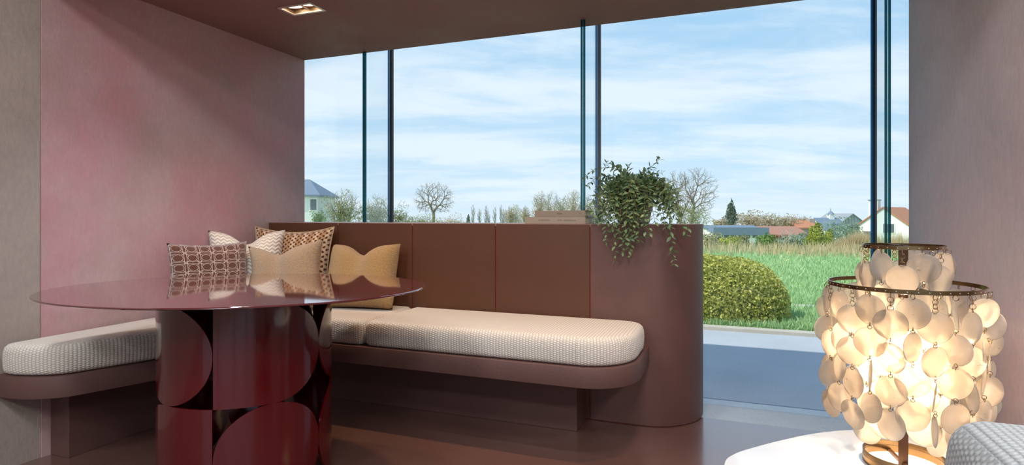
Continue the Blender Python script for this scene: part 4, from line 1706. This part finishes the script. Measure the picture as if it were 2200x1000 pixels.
# tall ornamental dry grass on the bank: nobody could count it
GX, GY, GZ_, GH = [], [], [], []
for k, (px, yt, z) in enumerate([(1776, 528, 18.6), (1794, 518, 18.4), (1812, 508, 18.2), (1832, 500, 18.0), (1850, 492, 18.0), (1868, 500, 18.2), (1886, 506, 18.4), (1910, 500, 18.8), (1932, 496, 19.2), (1948, 506, 19.4), (1800, 532, 17.4), (1840, 524, 17.2), (1872, 524, 17.2)]):
    b = ground_at(px, z)
    h = zof(yt, z) - b.z
    n = 420
    a = R_.uniform(0, 2 * PI, n)
    rr = np.abs(R_.normal(0, 0.15, n))
    GX.append(b.x + rr * np.cos(a)); GY.append(b.y + rr * np.sin(a)); GZ_.append(np.full(n, b.z)); GH.append(h * R_.uniform(0.55, 1.05, n))
t = blades('dry_grass', np.concatenate(GX), np.concatenate(GY), np.concatenate(GZ_), np.concatenate(GH), 0.012, M['drygrass'], 0.30)
tag(t, 'feathery straw coloured grass on the bank before the white gabled house', 'grass', kind='stuff')


# ------------------------------------------------------------------ houses
def house(name, label, px, z, wpx, yeave, yapex, depth, wallm, roofm, yaw=0.0, gable=True, over=0.15):
    """gable end towards the viewer (or ridge across), with walls and two roof slopes"""
    b = at(px, HZ, z)
    gz_ = gz(b.y)
    w2 = wpx / 2 * z / FPX
    e, a = zof(yeave, z) - gz_, zof(yapex, z) - gz_
    t = thing(name, label, 'house', 'houses beyond the lawn', (b.x, b.y, gz_), (0, 0, YAW + yaw))
    if gable:
        V = [(-w2, 0, 0), (w2, 0, 0), (w2, 0, e), (0, 0, a), (-w2, 0, e), (-w2, depth, 0), (w2, depth, 0), (w2, depth, e), (0, depth, a), (-w2, depth, e)]
        F = [(0, 1, 2, 3, 4), (9, 8, 7, 6, 5), (0, 4, 9, 5), (1, 6, 7, 2), (4, 3, 8, 9), (3, 2, 7, 8)]
        mk('walls', V, F, wallm, t)
        for s in (-1, 1):
            d_ = Vector((s * w2, 0, e - a)).normalized() * 0.2
            th = 0.14
            A0 = Vector((0, -over, a + 0.03))
            B0 = Vector((s * w2, -over, e + 0.03)) + d_
            A1, B1 = A0 + Vector((0, depth + 2 * over, 0)), B0 + Vector((0, depth + 2 * over, 0))
            up = Vector((0, 0, th))
            V = [A0, B0, B1, A1, A0 + up, B0 + up, B1 + up, A1 + up]
            mk('roof_slope', V, [(0, 1, 2, 3), (4, 7, 6, 5), (0, 4, 5, 1), (1, 5, 6, 2), (2, 6, 7, 3), (3, 7, 4, 0)], roofm, t)
    else:
        V = [(-w2, 0, 0), (w2, 0, 0), (w2, 0, e), (-w2, 0, e), (-w2, depth, 0), (w2, depth, 0), (w2, depth, e), (-w2, depth, e), (-w2, depth / 2, a), (w2, depth / 2, a)]
        F = [(0, 1, 2, 3), (5, 4, 7, 6), (0, 3, 8, 7, 4), (1, 5, 6, 9, 2), (3, 2, 9, 8), (7, 8, 9, 6)]
        mk('walls', V, F, wallm, t)
        for s, y in ((-1, 0.0), (1, depth)):
            V = [(-w2 - over, y + s * 0.2, e - 0.1), (w2 + over, y + s * 0.2, e - 0.1), (w2 + over, depth / 2, a + 0.03), (-w2 - over, depth / 2, a + 0.03)]
            V += [(x, yy, zz + 0.14) for x, yy, zz in V]
            mk('roof_slope', V, [(0, 1, 2, 3), (4, 7, 6, 5), (0, 4, 5, 1), (1, 5, 6, 2), (2, 6, 7, 3), (3, 7, 4, 0)], roofm, t)
    return t, w2, e, a


def house_window(t, x, z, w_, h_, y=-0.02, mat=None):
    f = box('window_frame', x - w_ / 2 - 0.08, x + w_ / 2 + 0.08, y - 0.05, y + 0.03, z - h_ / 2 - 0.08, z + h_ / 2 + 0.08, M['white_render'], t)
    box('pane', x - w_ / 2, x + w_ / 2, y - 0.07, y - 0.04, z - h_ / 2, z + h_ / 2, mat or M['win_dark'], f)


# white gabled house at the right
Z = 62.0
t, w2, e, a = house('gabled_house', 'white gabled house with clay tile roof behind the rightmost glass fin', 1897, Z, 116, 494, 448, 8.0, M['white_render'], M['tile_roof'], -0.85)
house_window(t, 0.55, zof(489, Z) - gz(40), 1.0, 0.95)
house_window(t, -1.4, zof(506, Z) - gz(40), 0.9, 1.0)
zc = zof(430, Z) - gz(60)
box('chimney', -1.75, -0.85, 1.2, 2.2, e + 0.2, zc, M['white_render'], t)
box('chimney_cap', -1.82, -0.78, 1.12, 2.28, zc, zc + 0.10, M['slate_grey'], t)
# long low building
Z = 58.0
t, w2, e, a = house('low_building', 'long low white building with a dark blue fascia behind the shrubs', 1590, Z, 112, 500, 489, 7.0, M['white_render'], M['slate'], 0.0, False)
for k in range(6):
    house_window(t, -1.4 + k * 0.72, zof(508, Z) - gz(60), 0.5, 0.35)
box('fascia', -w2 - 0.16, w2 + 0.16, -0.34, -0.22, e - 0.25, zof(489, Z) - gz(60), M['slate'], t)
t, w2, e, a = house('low_building', 'rust red clad low building right of the long white one', 1690, Z + 1, 92, 505, 491, 6.0, M['brick_dull'], M['brick_dull'], 0.0, False)
for k in range(12):
    x = -w2 + 0.2 + k * (2 * w2 - 0.4) / 11
    box('cladding_rib', x - 0.03, x + 0.03, -0.30, -0.20, e - 1.2, e - 0.05, M['brick_dull'], t)
# orange roofed house with grey chimney
Z = 66.0
t, w2, e, a = house('tiled_house', 'house with a bright orange tile roof and grey brick chimney', 1737, Z, 44, 490, 477, 5.0, M['brick_grey'], M['tile_roof'], 0.0, False)
box('chimney', w2 - 0.2, w2 + 0.45, 1.6, 2.3, e, zof(471, Z) - gz(60), M['brick_grey'], t)
t, w2, e, a = house('slate_house', 'house with a low grey slate roof behind the orange roof', 1726, Z + 6, 50, 486, 473, 5.0, M['brick_grey'], M['slate_grey'], 0.0, False)
# slate roofed houses
t, w2, e, a = house('slate_house', 'house with a steep dark blue slate roof behind the blue green tree', 1796, Z + 14, 50, 494, 471, 5.0, M['white_render'], M['slate'], 0.0, False)
lx = (1806 - 1796) / FPX * (Z + 14)
box('cupola', lx - 0.35, lx + 0.35, 2.1, 2.9, a - 0.2, zof(461, Z + 14) - gz(60), M['white_render'], t)
c_ = lathe('cupola_roof', [(0.62, 0.0), (0.3, 0.3), (0.06, 0.5), (0.03, 0.9)], 4, M['slate'], t, False, (lx, 2.5, zof(461, Z + 14) - gz(60)))
t, w2, e, a = house('slate_house', 'house with a ribbed grey gable roof left of the white gabled house', 1832, Z + 30, 56, 482, 461, 8.0, M['slate_grey'], M['slate_grey'])
for k in range(10):
    x = -w2 + 0.15 + k * (2 * w2 - 0.3) / 9
    zt = e + (a - e) * (1 - abs(x) / w2)
    box('facade_rib', x - 0.025, x + 0.025, -0.05, -0.005, e - 1.5, zt - 0.05, M['slate'], t)
# blue roofed house at the far left
Z = 40.0
b = at(650, HZ, Z)
t = thing('hipped_house', 'pale house with a blue slate hipped roof at the left edge of the window', 'house', 'houses beyond the lawn', (b.x, b.y, gz(b.y)), (0, 0, YAW))
w2 = 36 * Z / FPX
e, a = zof(419, Z) - gz(b.y), zof(382, Z) - gz(b.y)
box('walls', -w2 - 2.0, w2 - 0.12, 0, 4.0, 0, e, M['white_render'], t)
V = [(-w2 - 2.2, -0.25, e), (w2 + 0.12, -0.25, e), (w2 + 0.12, 4.2, e), (-w2 - 2.2, 4.2, e), (-1.6, 2.0, a), (-0.2, 2.0, a)]
V += [(x, y, e - 0.12) for x, y, _ in V[:4]]
mk('roof', V, [(0, 1, 5, 4), (1, 2, 5), (2, 3, 4, 5), (3, 0, 4), (6, 7, 1, 0), (7, 8, 2, 1), (8, 9, 3, 2), (9, 6, 0, 3), (9, 8, 7, 6)], M['slate'], t)
house_window(t, (674 - 650) / FPX * Z, zof(440, Z) - gz(b.y), 0.42, 0.75)
